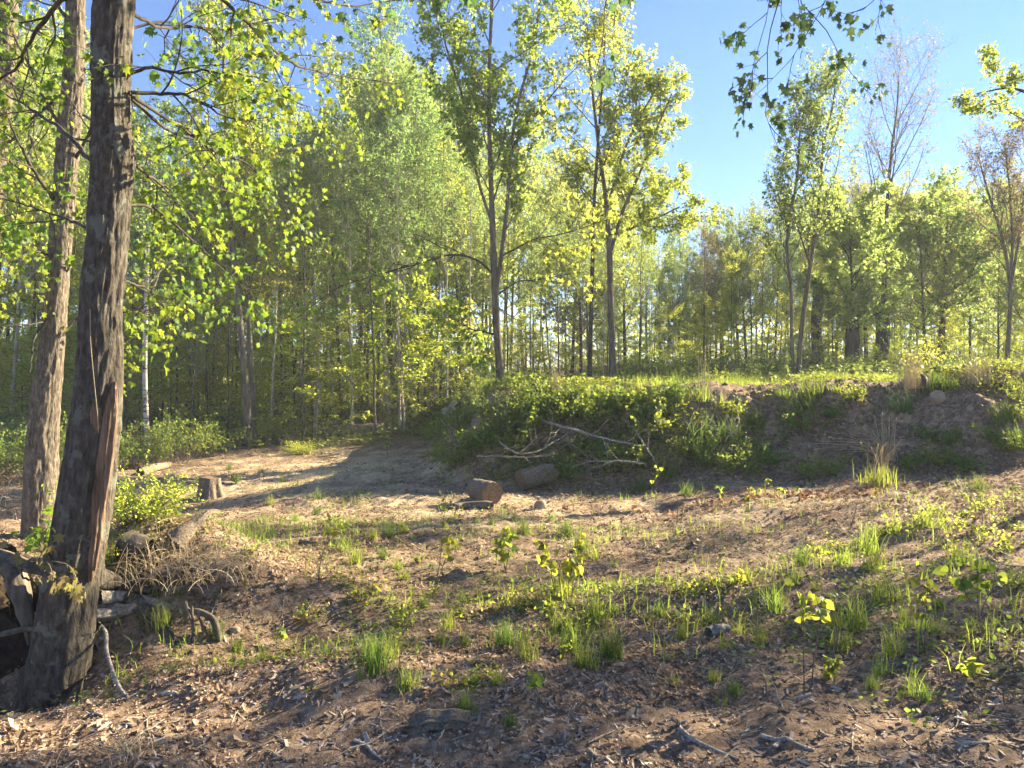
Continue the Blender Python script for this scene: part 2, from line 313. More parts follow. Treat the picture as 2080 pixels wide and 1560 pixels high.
STY = {
 'maple': dict(n1=20, a1=48, l1=.30, up1=.5, t1=.30, n2=7, l2=.42, n3=6, l3=.5, nl=9, ls=.085, tm=L_LOBE, mat='maple_mid', droop=.6, shape=lambda t: .55+.75*np.sin(np.pi*np.clip(t*.8+.12, 0, 1))-.35*t),
 'wood': dict(n1=22, a1=50, l1=.20, up1=.5, t1=.28, n2=6, l2=.45, n3=5, l3=.5, nl=6, ls=.095, tm=L_QUAD, mat='wood', droop=.4, shape=lambda t: 1.2-.8*t),
 'aspen': dict(n1=26, a1=42, l1=.17, up1=.8, t1=.35, n2=6, l2=.45, n3=5, l3=.5, nl=11, ls=.062, tm=L_OVAL, mat='aspen', droop=.8, shape=lambda t: 1.15-.7*t),
 'bud': dict(n1=16, a1=30, l1=.34, up1=.9, t1=.28, n2=8, l2=.42, n3=6, l3=.45, nl=5, ls=.055, tm=L_QUAD, mat='bud', droop=.1, shape=lambda t: 1.1-.5*t, clump=[.55, .8, .99]),
 'yellow': dict(n1=22, a1=55, l1=.30, up1=.5, t1=.18, n2=8, l2=.42, n3=6, l3=.45, nl=15, ls=.09, tm=L_QUAD, mat='yellow', droop=.3, shape=lambda t: .7+.8*np.sin(np.pi*np.clip(t*.75+.1, 0, 1))-.3*t),
 'beech': dict(n1=22, a1=68, l1=.34, up1=.15, t1=.10, n2=7, l2=.42, n3=4, l3=.5, nl=7, ls=.082, tm=L_QUAD, mat='beech', droop=.1, flat=.85, shape=lambda t: 1.15-.75*t, nup=2.2),
}
def grow(rng, stems, H, sty, wood, leaves, twigs=True, **over):
    s = dict(STY[sty]); s.update(over)
    for pts, rad, sides in stems:
        V, Q = tubes(pts, rad, sides); wood.add(V, Q)
        A, AR = spawn(rng, pts[None], rad[None], s['n1'], s['t1'], .985, s['a1'], 8, s['l1']*H, s['up1'], 7, .10, .42, .005, s.get('shape'))
        wood.add(*tubes(A, AR, 5))
        B, BR = spawn(rng, A, AR, s['n2'], .2, 1, 42, 12, 0.4*s['l2']*s['l1']*H*2, s['up1']*.5, 5, .14, .6, .004, lambda t: 1.1-.6*t, s.get('flat', 0))
        wood.add(*tubes(B, BR, 4))
        C, CR = spawn(rng, B, BR, s['n3'], .15, 1, 42, 14, s['l3']*s['l2']*s['l1']*H*.8, s['up1']*.3, 4, .16, .6, .0028, None, s.get('flat', 0))
        if twigs: wood.add(*tubes(C, CR, 3))
        leaf_on(rng, leaves, C, s['nl'], s['ls'], s['tm'], .1, s['droop'], .035, nup=s.get('nup', .6), clump=s.get('clump'))
        leaf_on(rng, leaves, B[:, -3:], 4, s['ls'], s['tm'], .3, s['droop'], .05, nup=s.get('nup', .6))
def trunk_path(rng, H, K=14, lean=.02, wob=.012):
    z = np.linspace(0, H, K); x = np.cumsum(rng.normal(0, wob*H/K*2, K)); y = np.cumsum(rng.normal(0, wob*H/K*2, K))
    x -= x[0]; y -= y[0]; a = rng.uniform(0, TAU)
    return np.stack([x+z*lean*math.cos(a), y+z*lean*math.sin(a), z-.15*(z == 0)], -1)
def proto(name, sty, H, r, bark, seed, **kw):
    rng = np.random.default_rng(seed); root = empty(name, (0, 0, -100))
    pts = trunk_path(rng, H); rad = r*(1-.85*np.linspace(0, 1, 14)**1.1); rad[0] *= 1.35
    wd, lf = MB(), MB(); grow(rng, [(pts, rad, 8)], H, sty, wd, lf, **kw)
    wd.build('trunk', M[bark], root); lf.build('crown', M[STY[sty]['mat'] if 'mat' not in kw else kw['mat']], root, smooth=False)
    root['H'] = H; return root
exec_later = []
# ------------------------------------------------------------------ ground
def axis(lo, hi, step, far_lo, far_hi):
    a = list(np.arange(lo, hi, step)); s = step; x = hi
    while x < far_hi: a.append(x); s *= 1.09; x += s
    a.append(far_hi); s = step; x = lo-step
    b = []
    while x > far_lo: b.append(x); s *= 1.09; x -= s
    b.append(far_lo); return np.array(sorted(b)+a)
gx = axis(-6.5, 8.5, .045, -700, 700); gy = axis(2.4, 14.5, .045, -120, 900)
GX, GY = np.meshgrid(gx, gy); GZ = terrain(GX, GY)
ff = berm_f(GX, GY)
# loose clods and crumbs
GZ = GZ + .016*np.abs(fbm(GX*13, GY*13, s=41, o=2))*(GY < 15)
nx, ny = len(gx), len(gy)
q = (np.arange(ny-1)[:, None]*nx+np.arange(nx-1)[None]); Q = np.stack([q, q+1, q+1+nx, q+nx], -1).reshape(-1, 4)
sand = .55*gs(GX, GY, -3.5, 14, 3.6, 4.5)+.35*gs(GX, GY, -.8, 9, 2.2, 1.6)+.25*gs(GX, GY, 3.2, 7.5, 2.5, 1.5)+.12*sm(.02, .3, ff)*(1-sm(.7, 1, ff))*sm(1.5, 3, GX)+.22*gs(GX, GY, -2.2, 5.1, .9)
sand = sand-.25*(GY < 4.6)
moss = .75*sm(.9, 1, ff)+.7*sm(17, 24, GY)+.35*gs(GX, GY, -1, 7, 3, 2)
g = MB(); g.add(np.stack([GX, GY, GZ], -1).reshape(-1, 3), Q)
tag(g.build('ground', M['soil'], attr={'sand': sand.ravel(), 'moss': np.clip(moss, 0, 1).ravel()}), kind='structure')

# ------------------------------------------------------------------ ground litter (uncountable stuff)
def scatter(rng, n, y0, y1, dens=None, p=1.0, xr=.98):
    n = int(n*1.6)
    """points in the view's wedge, thinning with distance"""
    u = rng.random(n*3); Y = (y0**(1-p)+(y1**(1-p)-y0**(1-p))*u)**(1/(1-p)) if abs(p-1) > 1e-3 else y0*(y1/y0)**u
    X = rng.uniform(-xr, xr, n*3)*(Y+.8)
    if dens is not None:
        k = rng.random(n*3) < dens(X, Y); X, Y = X[k], Y[k]
    X, Y = X[:n], Y[:n]; Z = terrain(X, Y)
    return np.stack([X, Y, Z], -1)
def slope_n(x, y, e=.05):
    return nrm(np.stack([terrain(x-e, y)-terrain(x+e, y), terrain(x, y-e)-terrain(x, y+e), np.full_like(x, 2*e)], -1))
rng = np.random.default_rng(21)
def dl(X, Y): return np.clip(.42+.55*fbm(X*1.3, Y*1.3, s=51, o=3)+.3*gs(X, Y, 1.0, 5, 1.4, 1.0)+.3*gs(X, Y, -1.4, 6.5, 1, 1.4)-.35*gs(X, Y, -2.6, 14, 2.4, 3), .05, 1)
lp = scatter(rng, 85000, 2.5, 19, dl, 1.15)
L_DRY = (np.array([(0, 0, 0), (.3, .3, .16), (.55, .16, .04), (.75, .3, .2), (1, 0, .22), (.7, -.28, .22), (.5, -.14, .03), (.28, -.32, .14), (.45, 0, -.05)], float),
         np.array([(8, 0, 1), (8, 1, 2), (8, 2, 3), (8, 3, 4), (8, 4, 5), (8, 5, 6), (8, 6, 7), (8, 7, 0)]))
n = len(lp); a = rng.uniform(0, TAU, n); nn = nrm(slope_n(lp[:, 0], lp[:, 1])+rng.normal(0, .33, (n, 3)))
ax = np.stack([np.cos(a), np.sin(a), np.zeros(n)], -1); ax = nrm(ax-nn*(ax*nn).sum(1, keepdims=True))
mb = MB(); lp2 = lp+nn*rng.uniform(.004, .02, (n, 1)); place_leaves(mb, lp2, ax, nn, np.clip(rng.lognormal(-3.85, .45, n)*np.clip(.65+.06*lp[:, 1], .8, 1.25), .008, .075), L_DRY)
tag(mb.build('leaf_litter', M['litter'], smooth=False), 'dry brown and tan leaf litter strewn over the bare soil', 'leaf litter', kind='stuff')
lp = scatter(rng, 800, 8, 10, lambda X, Y: np.clip(gs(X, Y, 3.4, 8.7, 1.3, .35)+.6*gs(X, Y, .9, 5, .8, .3), 0, 1), 1)
n = len(lp); nn = nrm(slope_n(lp[:, 0], lp[:, 1])+rng.normal(0, .5, (n, 3))); a = rng.uniform(0, TAU, n); ax = np.stack([np.cos(a), np.sin(a), rng.uniform(-.2, .5, n)], -1)
mb = MB(); place_leaves(mb, lp+np.array([0, 0, .015]), ax, nn, rng.uniform(.05, .1, n), L_DRY)
tag(mb.build('leaf_drift', M['rustleaf'], smooth=False), 'drift of rust red oak leaves at the foot of the bank', 'leaf litter', kind='stuff')
# wood chips: small split slivers
lp = scatter(rng, 22000, 2.4, 12, lambda X, Y: np.clip(.35+.5*fbm(X*.9, Y*.9, s=61, o=3)+.4*(Y < 5), .05, 1), 1.6)
n = len(lp); nn = nrm(slope_n(lp[:, 0], lp[:, 1])+rng.normal(0, .25, (n, 3))); a = rng.uniform(0, TAU, n)
ax = np.stack([np.cos(a), np.sin(a), np.zeros(n)], -1); ax = nrm(ax-nn*(ax*nn).sum(1, keepdims=True)); b = np.cross(nn, ax)
L_ = np.clip(rng.lognormal(-3.95, .6, n), .006, .07); W_ = L_*rng.uniform(.10, .35, n); T_ = W_*.3+.002
cub = np.array([(x, y, z) for z in (0, 1) for x, y in ((-.5, -.3), (.45, -.5), (.5, .35), (-.4, .5))], float)
V = lp[:, None]+ax[:, None]*(cub[None, :, 0:1]*L_[:, None, None])+b[:, None]*(cub[None, :, 1:2]*W_[:, None, None])+nn[:, None]*((cub[None, :, 2:3])*T_[:, None, None]+.004)
cf = np.array([(0, 1, 5, 4), (1, 2, 6, 5), (2, 3, 7, 6), (3, 0, 4, 7), (4, 5, 6, 7)])
mb = MB(); mb.add(V.reshape(-1, 3), (cf[None]+np.arange(n)[:, None, None]*8).reshape(-1, 4))
tag(mb.build('wood_chips', M['chip'], smooth=False), 'small split wood chips and bark slivers mixed into the soil', 'wood chips', kind='stuff')
def ground_sticks(n, y0, y1, l0, l1, r0, r1, seed, p=1.3, dens=None):
    rng = np.random.default_rng(seed); c = scatter(rng, n, y0, y1, dens, p); n = len(c); a = rng.uniform(0, TAU, n); L = rng.uniform(l0, l1, n)
    K = 6; s = np.linspace(-.5, .5, K); X = c[:, 0:1]+np.cos(a)[:, None]*L[:, None]*s; Y = c[:, 1:2]+np.sin(a)[:, None]*L[:, None]*s
    X = X+rng.normal(0, .02, X.shape)*L[:, None]; Y = Y+rng.normal(0, .02, X.shape)*L[:, None]
    r = rng.uniform(r0, r1, n)[:, None]*np.linspace(1, .5, K)[None]; lift = rng.uniform(0, .12, n)[:, None]*L[:, None]*(s+.5)**2
    return np.stack([X, Y, terrain(X, Y)+r+lift], -1), r
mb = MB(); mb.add(*tubes(*ground_sticks(1300, 2.4, 14, .06, .4, .0015, .005, 5), 4))
tag(mb.build('twig_litter', M['dead']), 'thin dry twigs lying all over the clearing', 'twigs', kind='stuff')

# low green weeds
def weed_patch(seed, n, dens, y0, y1, size, mat, name, label, p=1.0, hh=.05, tm=L_OVAL):
    rng = np.random.default_rng(seed); c = scatter(rng, n, y0, y1, dens, p); n = len(c); k = 6
    pos = np.repeat(c, k, 0)+np.stack([rng.normal(0, .035, n*k), rng.normal(0, .035, n*k), rng.uniform(.2, 1, n*k)*hh], -1)
    ax = nrm(np.stack([rng.normal(0, 1, n*k), rng.normal(0, 1, n*k), rng.uniform(.0, .8, n*k)], -1)); nr = nrm(rng.normal(0, .4, (n*k, 3))+np.array([0, 0, 1]))
    mb = MB(); place_leaves(mb, pos, ax, nr, size*rng.uniform(.6, 1.5, n*k), tm)
    tag(mb.build(name, M[mat], smooth=False), label, 'ground cover', kind='stuff')
weed_patch(3, 2200, lambda X, Y: np.clip(fbm(X*1.1, Y*1.1, s=71, o=3)*1.3*(gs(X, Y, -.6, 6.2, 2.2, 1.9)+gs(X, Y, -3.3, 10, 2, 3)+.6*gs(X, Y, 3, 6, 1.5, 2)+.25), 0, 1), 3.4, 16, .020, 'bramble', 'low_weeds', 'low leafy weeds spread in patches over the clearing')
# short grass spread as a thin sward
def blades(rng, c, h, wd, K=4, lean=.5, spread=.02):
    n = len(c); a = rng.uniform(0, TAU, n); le = np.abs(rng.normal(0, lean, n))*h; s = np.linspace(0, 1, K)
    base = c+np.stack([rng.normal(0, spread, n), rng.normal(0, spread, n), np.full(n, -.005)], -1)
    ctr = base[:, None]+np.stack([np.cos(a)[:, None]*le[:, None]*s**2, np.sin(a)[:, None]*le[:, None]*s**2, h[:, None]*(s-.22*np.abs(le/h)[:, None].clip(0, 1.5)*s**2)], -1)
    pa = a+math.pi/2+rng.normal(0, .5, n); side = np.stack([np.cos(pa), np.sin(pa), np.zeros(n)], -1)[:, None]
    wv = (wd*rng.uniform(.6, 1.2, n))[:, None, None]*(1-s**1.6*.93)[None, :, None]
    V = np.stack([ctr-side*wv, ctr+side*wv], 2).reshape(n, K*2, 3)
    f = np.array([(2*i, 2*i+1, 2*i+3, 2*i+2) for i in range(K-1)])
    return V.reshape(-1, 3), (f[None]+np.arange(n)[:, None, None]*K*2).reshape(-1, 4)
def sward(seed, n, dens, y0, y1, h, mat, name, label, p=1.0):
    rng = np.random.default_rng(seed); c = scatter(rng, n, y0, y1, dens, p); c = np.repeat(c, 4, 0); n = len(c)
    mb = MB(); mb.add(*blades(rng, c, h*rng.uniform(.4, 1.4, n), .0035, 3, .6, .04)); tag(mb.build(name, M[mat]), label, 'grass', kind='stuff')
sward(11, 5200, lambda X, Y: np.clip((fbm(X*.8, Y*.8, s=81, o=3)-.1)*2*(.9*gs(X, Y, -3.2, 10, 2.6, 4)+.45*gs(X, Y, -1.2, 7.5, 2, 2)+.4*gs(X, Y, 3.4, 6, 2, 2)+.1), 0, 1), 4, 20, .10, 'grass', 'sparse_grass', 'thin short grass coming up through the sand')
sward(12, 9000, lambda X, Y: np.clip(sm(.80, .98, berm_f(X, Y))*(.5+fbm(X*.8, Y*.8, s=83, o=2))+.2*sm(.1, .4, berm_f(X, Y))*(1-sm(1.5, 3, X)), 0, 1), 9, 22, .20, 'grass', 'bank_grass', 'fresh grass along the top of the bank')
weed_patch(4, 12000, lambda X, Y: np.clip((.25+fbm(X*.9, Y*.9, s=73, o=3))*sm(.02, .35, berm_f(X, Y))*(1.1-.75*sm(1.6, 3, X)*(1-sm(.85, 1, berm_f(X, Y)))), 0, 1), 9.5, 18, .045, 'bramble', 'bank_weeds', 'leafy ground cover growing over the earth bank', hh=.15, tm=L_LOBE)
weed_patch(5, 12000, lambda X, Y: np.clip(.8-sm(.0, .3, berm_f(X, Y))*.3, 0, 1)*sm(15.5, 20, Y+.35*X), 15, 60, .075, 'floor', 'woodland_floor_plants', 'low green plants covering the floor of the wood', p=.6, hh=.35, tm=L_LOBE)

weed_patch(6, 2600, lambda X, Y: np.clip(.9*gs(X, Y, 2.6, 4.9, 1.1, 1.1)+.8*gs(X, Y, 4.6, 7.2, 1.2, .8)+.8*gs(X, Y, .2, 5.2, 1.1, .7)+.5*gs(X, Y, -1.6, 8, 1.2, 1.2), 0, 1)*(vn(X*2.3, Y*2.3, s=91) > .1), 3, 12, .026, 'grass', 'clearing_weeds', 'yellow green seedlings sprouting between the grass tufts', hh=.07)
sward(13, 1700, lambda X, Y: np.clip(.9*gs(X, Y, 2.6, 4.9, 1.2, 1.2)+.8*gs(X, Y, 4.6, 7.2, 1.3, .9)+.8*gs(X, Y, .2, 5.2, 1.2, .8)+.7*gs(X, Y, -1.3, 7.6, 1.4, 1), 0, 1)*(vn(X*2.1, Y*2.1, s=93) > .05), 3, 12, .13, 'grass', 'seedling_grass', 'loose young grass growing around the tufts')

rng = np.random.default_rng(99); n = 46000; fx = rng.uniform(-75, 110, n); fy = rng.uniform(58, 92, n); fz = terrain(fx, fy)+rng.uniform(0, 1, n)**1.3*(5.5+1.5*vn(fx*.12, fy*.12, s=5))
mb = MB(); place_leaves(mb, np.stack([fx, fy, fz], -1), nrm(rng.normal(0, 1, (n, 3))), nrm(rng.normal(0, 1, (n, 3))), rng.uniform(.18, .42, n), L_LOBE)
tx = rng.uniform(-75, 110, 260); ty = rng.uniform(56, 92, 260); zz = np.linspace(-.2, 9, 6); tp_ = np.stack([tx[:, None]+rng.normal(0, .08, (260, 6)), ty[:, None]+0*zz, terrain(tx, ty)[:, None]+zz[None]], -1); tr_ = rng.uniform(.05, .13, 260)[:, None]*np.linspace(1, .4, 6)
far_ = tag(mb.build('distant_woods', M['beech'], smooth=False), 'far off mass of wood closing the view between the trunks', 'distant woods', kind='stuff')
fb = MB(); fb.add(*tubes(tp_, tr_, 5)); tag(fb.build('distant_trunks', M['bark']), 'far off trunks within the distant woods', 'distant woods', kind='stuff')
# earth clods and pebbles
def clods(n, seed, dens, y0, y1, smin, smax, name, label, mat):
    rng = np.random.default_rng(seed); c = scatter(rng, n, y0, y1, dens, 1.0); n = len(c); th = np.array([.0, .7, 1.4, 2.1, 3.14]); ph = np.arange(6)/6*TAU
    b = np.array([(math.sin(t_)*math.cos(p_), math.sin(t_)*math.sin(p_), math.cos(t_)) for t_ in th for p_ in ph]); f = np.array([(i*6+j, (i+1)*6+j, (i+1)*6+(j+1) % 6, i*6+(j+1) % 6) for i in range(4) for j in range(6)])
    s_ = np.exp(rng.uniform(math.log(smin), math.log(smax), n)); V = c[:, None]+s_[:, None, None]*b[None]*rng.uniform(.6, 1.25, (n, 1, 3))*rng.uniform(.8, 1.2, (n, 30, 1))
    mb = MB(); mb.add(V.reshape(-1, 3), (f[None]+np.arange(n)[:, None, None]*30).reshape(-1, 4)); tag(mb.build(name, M[mat]), label, 'soil clods', kind='stuff')
clods(4200, 31, lambda X, Y: np.clip(sm(.02, .15, berm_f(X, Y))*(1-sm(.8, 1, berm_f(X, Y)))*sm(.5, 3, X), 0, 1), 8.5, 14, .008, .045, 'bank_clods', 'crumbled earth clods and pebbles on the face of the bank', 'clod')
clods(5000, 32, lambda X, Y: np.clip(.5+vn(X*1.5, Y*1.5, s=8), 0, 1), 2.5, 9, .004, .02, 'soil_crumbs', 'small soil crumbs over the near ground', 'clod')

# ------------------------------------------------------------------ near tree on the left
def hi_trunk(pts_px, Y, K=260, S=96, amp=.02, seed=0, flare=None, vs=3.0):
    """trunk through photograph points (px, py, width px) at depth Y, with relief in the mesh"""
    a = np.array([[*P(p[0], p[1], Y if len(p) < 4 else p[3]), p[2]/2/F*(Y if len(p) < 4 else p[3])] for p in pts_px])
    s = spline(a, K); return s[:, :3], s[:, 3]
def bark_relief(amp, fr, vs, seed, roots=0.0, zbase=0):
    def f(Pts, rr, a):
        N, K, S = rr.shape; z = Pts[:, :, 2][:, :, None]; ca, sa = np.cos(a)[None, None], np.sin(a)[None, None]
        d = fbm(ca*fr+0*z, sa*fr+0*z, z*vs, s=seed, o=4); d2 = fbm(ca*1.3+0*z, sa*1.3+0*z, z*1.2, s=seed+9, o=3)
        r = rr*(1+.09*d2)+amp*d
        if roots: r = r*(1+roots*np.exp(-(z-zbase)/.16)*(.55+.45*np.cos(a*5+1.3)[None, None]))
        return r
    return f
def limb_px(pts, K=24): return spline(np.array([P(x, y, d) for x, y, d in pts]), K)
def leafy_limb(rng, parent, pts, r0, name='branch', n2=9, l2=.45, n3=4, l3=.22, nl=6, ls=.045, mat='maple', tm=L_MAPLE, bark='bark', droop=1.0, t0=.2, r1=.25, up=-.1):
    c = pts if isinstance(pts, np.ndarray) else limb_px(pts)
    c = c+np.cumsum(rng.normal(0, .006, c.shape), 0); r = r0*np.linspace(1, r1, len(c)); wd, lf = MB(), MB(); wd.add(*tubes(c, r, 8))
    B, BR = spawn(rng, c[None], r[None], n2, t0, 1, 45, 14, l2, up, 7, .14, .6, .003, lambda t: 1.1-.45*t)
    C, CR = spawn(rng, B, BR, n3, .2, 1, 45, 15, l3, up, 5, .15, .6, .0018)
    wd.add(*tubes(B, BR, 5)); wd.add(*tubes(C, CR, 4))
    # leaves in opposite bunches at the shoot ends
    leaf_on(rng, lf, C, nl, ls, tm, .4, droop, .022, nup=.9, clump=[.6, .97]); leaf_on(rng, lf, B[:, -4:], 3, ls, tm, .4, droop, .03, nup=.9)
    b = wd.build(name, M[bark], parent); lf.build('leaves', M[mat], b, smooth=False); return b
rng = np.random.default_rng(101)
t = empty('maple_tree', P(100, 1440, 4.2), 'nearest maple with thick grey split trunk at the left', 'tree')
t.matrix_world; oo = np.array(t.location)
YN = 4.2
c, r = hi_trunk([(92, 1500, 130), (100, 1440, 128), (122, 1330, 114), (140, 1200, 108), (160, 1080, 108), (178, 960, 104), (192, 850, 100), (202, 720, 88), (205, 620, 82), (217, 500, 78), (224, 400, 78), (229, 320, 83), (226, 240, 76), (226, 120, 78), (232, 0, 80), (240, -150, 78), (250, -400, 70), (262, -800, 58)], YN)
# kinks and burls
mb = MB(); mb.add(*tubes(c-oo, r*.95, 110, bark_relief(.0075, 12, 9, 5, .2, -.35+.0-oo[2])))
near_trunk = mb.build('trunk', M['bark_near'], t)
# long torn strip of exposed wood on the right flank, two splinter ridges
def strip(pts, Y, w0, prof=.5, K=90, S=16, dz=0.0, seed=0):
    a = np.array([[*P(p[0], p[1], Y+dz), p[2]/2/F*Y] for p in pts]); s = spline(a, K)
    return tubes(s[:, :3], s[:, 3], S, bark_relief(.006, 5, 9, seed))
for k, (pp, dz) in enumerate([([(232, 775, 5), (226, 830, 24), (216, 900, 31), (207, 980, 31), (198, 1040, 28), (190, 1110, 22), (184, 1180, 8)], -.055),
                              ([(234, 790, 4), (232, 850, 11), (224, 930, 14), (213, 1010, 12), (202, 1090, 10), (192, 1160, 4)], -.10)]):
    v, f = strip(pp, YN, 0, dz=dz, seed=40+k); MB().add(v-oo, f).build('torn_wood_strip', M['wound'], t)
v, f = strip([(186, 790, 6), (192, 820, 22), (196, 855, 26), (194, 885, 10)], YN, 0, dz=-.088, seed=44); MB().add(v-oo, f).build('branch_scar', M['wound'], t)
def shift(o): return o
def sub(px, py, Y): return P(px, py, Y)-oo
def sub_l(l): return spline(np.array([sub(*p) for p in l]), 24)
near_limbs = [
 ([(262, 155, 4.2), (300, 145, 4.15), (350, 158, 4.1), (420, 165, 4.1), (500, 172, 4.2), (560, 190, 4.3)], .012, 9),
 ([(262, 183, 4.2), (330, 188, 4.3), (400, 205, 4.4), (455, 232, 4.5), (520, 245, 4.6)], .014, 9),
 ([(262, 190, 4.3), (330, 240, 4.7), (420, 300, 5.2), (500, 330, 5.6), (560, 400, 6.0), (600, 450, 6.2)], .013, 11),
 ([(250, 560, 4.2), (275, 575, 4.4), (310, 600, 4.7), (335, 650, 4.9)], .010, 7),
 ([(240, 420, 4.3), (330, 440, 5), (420, 520, 5.6), (480, 580, 6.0), (530, 600, 6.2)], .012, 9),
 ([(250, -100, 4.3), (380, -60, 4.6), (480, 30, 5.2), (560, 110, 5.8), (640, 150, 6.4), (800, 170, 7.2)], .018, 12),
 ([(240, -200, 4.3), (420, -120, 5), (560, -20, 5.6), (700, 10, 6.2), (820, 0, 6.8)], .018, 8),
 ([(262, 200, 4.4), (350, 280, 5.0), (470, 280, 5.6), (560, 210, 6.2), (680, 250, 6.8)], .013, 10),
 ([(200, -50, 4.2), (100, 20, 4.4), (60, 90, 4.6), (10, 150, 4.8), (-60, 200, 5)], .02, 8),
 ([(190, 330, 4.2), (120, 270, 4.5), (50, 220, 4.8), (-20, 185, 5)], .018, 3),
 ([(185, 470, 4.2), (130, 440, 4.6), (60, 420, 4.9), (-20, 400, 5.1)], .012, 9),
 ([(270, 330, 4.3), (330, 370, 4.9), (380, 420, 5.4), (400, 480, 5.6)], .012, 10),
 ([(270, 30, 4.3), (350, 60, 4.8), (420, 70, 5.2), (480, 130, 5.5)], .014, 7)]
for pts, r0, n2 in near_limbs: leafy_limb(rng, t, sub_l(pts), r0*.85, n2=int(n2*1.2), n3=4, bark='bark_dark')
# low spray of pinkish maple leaves in front of the foot and a bright one behind
leafy_limb(rng, t, sub_l([(60, 1180, 4.15), (50, 1140, 4.0), (90, 1130, 3.95), (140, 1150, 3.95), (160, 1190, 3.95)]), .006, n2=6, l2=.14, n3=2, l3=.06, nl=4, ls=.045, mat='pinkish', droop=1.4)
leafy_limb(rng, t, sub_l([(110, 1170, 4.5), (95, 1120, 4.6), (100, 1070, 4.7), (102, 1050, 4.7)]), .005, n2=6, l2=.12, n3=3, l3=.08, nl=3, ls=.07)
# surface roots
def roots(parent, lst, bark, base, nm='root', S=24, amp=.009, lay=0):
    for k, l in enumerate(lst):
        s = spline(np.array([[*(P(x, y, d) if not lay or (lay == 1 and i_ == 0) else gp(x, y)+np.array([0, 0, w*.12/F*d])), w/2/F*d] for i_, (x, y, d, w) in enumerate(l)]), 40)
        mbb = MB(); v, f = tubes(s[:, :3]-base, s[:, 3], S, bark_relief(amp, 4, 8, 60+k)); mbb.add(v, f); mbb.build(nm, M[bark], parent)
roots(t, [[(165, 1150, 4.4, 60), (215, 1185, 4.6, 36), (260, 1203, 4.8, 26), (310, 1203, 4.9, 24), (345, 1196, 5.0, 18), (365, 1182, 5.1, 8)],
          [(180, 1170, 4.45, 50), (240, 1195, 4.6, 34), (280, 1235, 4.65, 30), (320, 1275, 4.7, 24), (370, 1320, 4.7, 8)],
          [(230, 1190, 4.75, 12), (270, 1180, 4.95, 14), (290, 1165, 5.05, 12), (296, 1150, 5.1, 5)],
          [(185, 1270, 4.25, 30), (180, 1320, 4.12, 12), (168, 1380, 4.0, 7), (155, 1440, 3.9, 3)]], 'bark_near', oo, lay=1)
roots(t, [[(200, 1215, 4.5, 26), (260, 1222, 4.8, 18), (330, 1232, 4.9, 14), (400, 1250, 5, 8)], [(190, 1250, 4.4, 22), (250, 1248, 4.6, 20), (285, 1256, 4.7, 8)], [(300, 1215, 4.9, 14), (350, 1205, 5, 16), (420, 1208, 5, 14), (450, 1220, 5, 6)]], 'dead', oo, lay=1)
# pale peeled root
s = spline(np.array([[*(gp(x, y)+np.array([0, 0, .012])-oo), w/2/F*d*.7] for x, y, d, w in [(225, 1200, 4.52, 8), (255, 1222, 4.55, 24), (290, 1250, 4.58, 22), (320, 1282, 4.6, 8)]]), 30)
mb = MB(); mb.add(*tubes(s[:, :3], s[:, 3], 10, bark_relief(.004, 4, 8, 71))); mb.build('peeled_root', M['dead'], t)
# thin pale cord down the trunk
s = spline(np.array([P(183, 628, 4.085), P(184, 690, 4.08), P(190, 760, 4.075), P(197, 830, 4.07), P(200, 880, 4.07)]), 30)
mb = MB(); mb.add(*tubes(s-s[0], np.full(30, .0016), 6)); o = mb.build('cord', M['straw']); o.location = s[0]
tag(o, 'thin pale cord hanging down the trunk of the nearest maple', 'cord')

# ------------------------------------------------------------------ second tree and the trunk cut by the frame
rng = np.random.default_rng(102)
t2 = empty('rough_barked_tree', P(78, 1115, 8), 'second tree from the left, rough bark sunlit down its right side', 'tree'); o2 = np.array(t2.location)
c, r = hi_trunk([(72, 1150, 74), (74, 1100, 60), (80, 1000, 58), (86, 900, 58), (94, 800, 52), (106, 700, 47), (114, 600, 43), (122, 500, 42), (131, 400, 41), (139, 300, 42), (146, 200, 40), (151, 100, 37), (153, 0, 36), (156, -200, 40), (160, -600, 30)], 8.0, 220)
MB().add(*tubes(c-o2, r, 80, bark_relief(.008, 12, 9, 15, .25, -.3-o2[2]))).build('trunk', M['bark_rough'], t2)
for pts, r0, n2, nl in [([(150, 330, 8), (185, 250, 7.8), (230, 260, 8), (300, 230, 8.4)], .02, 6, 4), ([(120, 420, 8), (60, 330, 7.6), (0, 190, 7.4)], .022, 6, 4), ([(135, 290, 8), (80, 180, 7.8), (20, 60, 7.6), (-30, 0, 7.5)], .02, 10, 4),
                    ([(120, 600, 8), (75, 690, 7.8), (60, 760, 7.7)], .02, 1, 0), ([(130, 560, 8), (155, 510, 7.9), (165, 440, 7.8)], .012, 4, 4), ([(150, 180, 8), (60, 250, 8.2), (-30, 330, 8.4)], .02, 12, 5), ([(150, 60, 8), (80, -20, 7.8), (0, -60, 7.7)], .02, 12, 5),
                    ([(110, 520, 8), (60, 500, 7.7), (0, 520, 7.5)], .012, 9, 5), ([(120, 690, 8), (165, 640, 8.2), (260, 640, 8.6), (330, 610, 9)], .015, 10, 5), ([(150, 100, 8), (330, 40, 8.8), (450, 60, 9.6), (600, 40, 10.5)], .018, 8, 5), ([(150, 220, 8), (330, 330, 9), (450, 380, 10), (560, 420, 11)], .018, 12, 5)]:
    cc = spline(np.array([P(*p)-o2 for p in pts]), 24); leafy_limb(rng, t2, cc, r0, n2=n2, nl=nl, l2=.7, n3=5, l3=.32, ls=.055, bark='bark_dark')
t3 = empty('rough_barked_tree', P(-60, 1090, 8.8), 'trunk cut off by the top left corner of the frame, pinkish bark', 'tree'); o3 = np.array(t3.location)
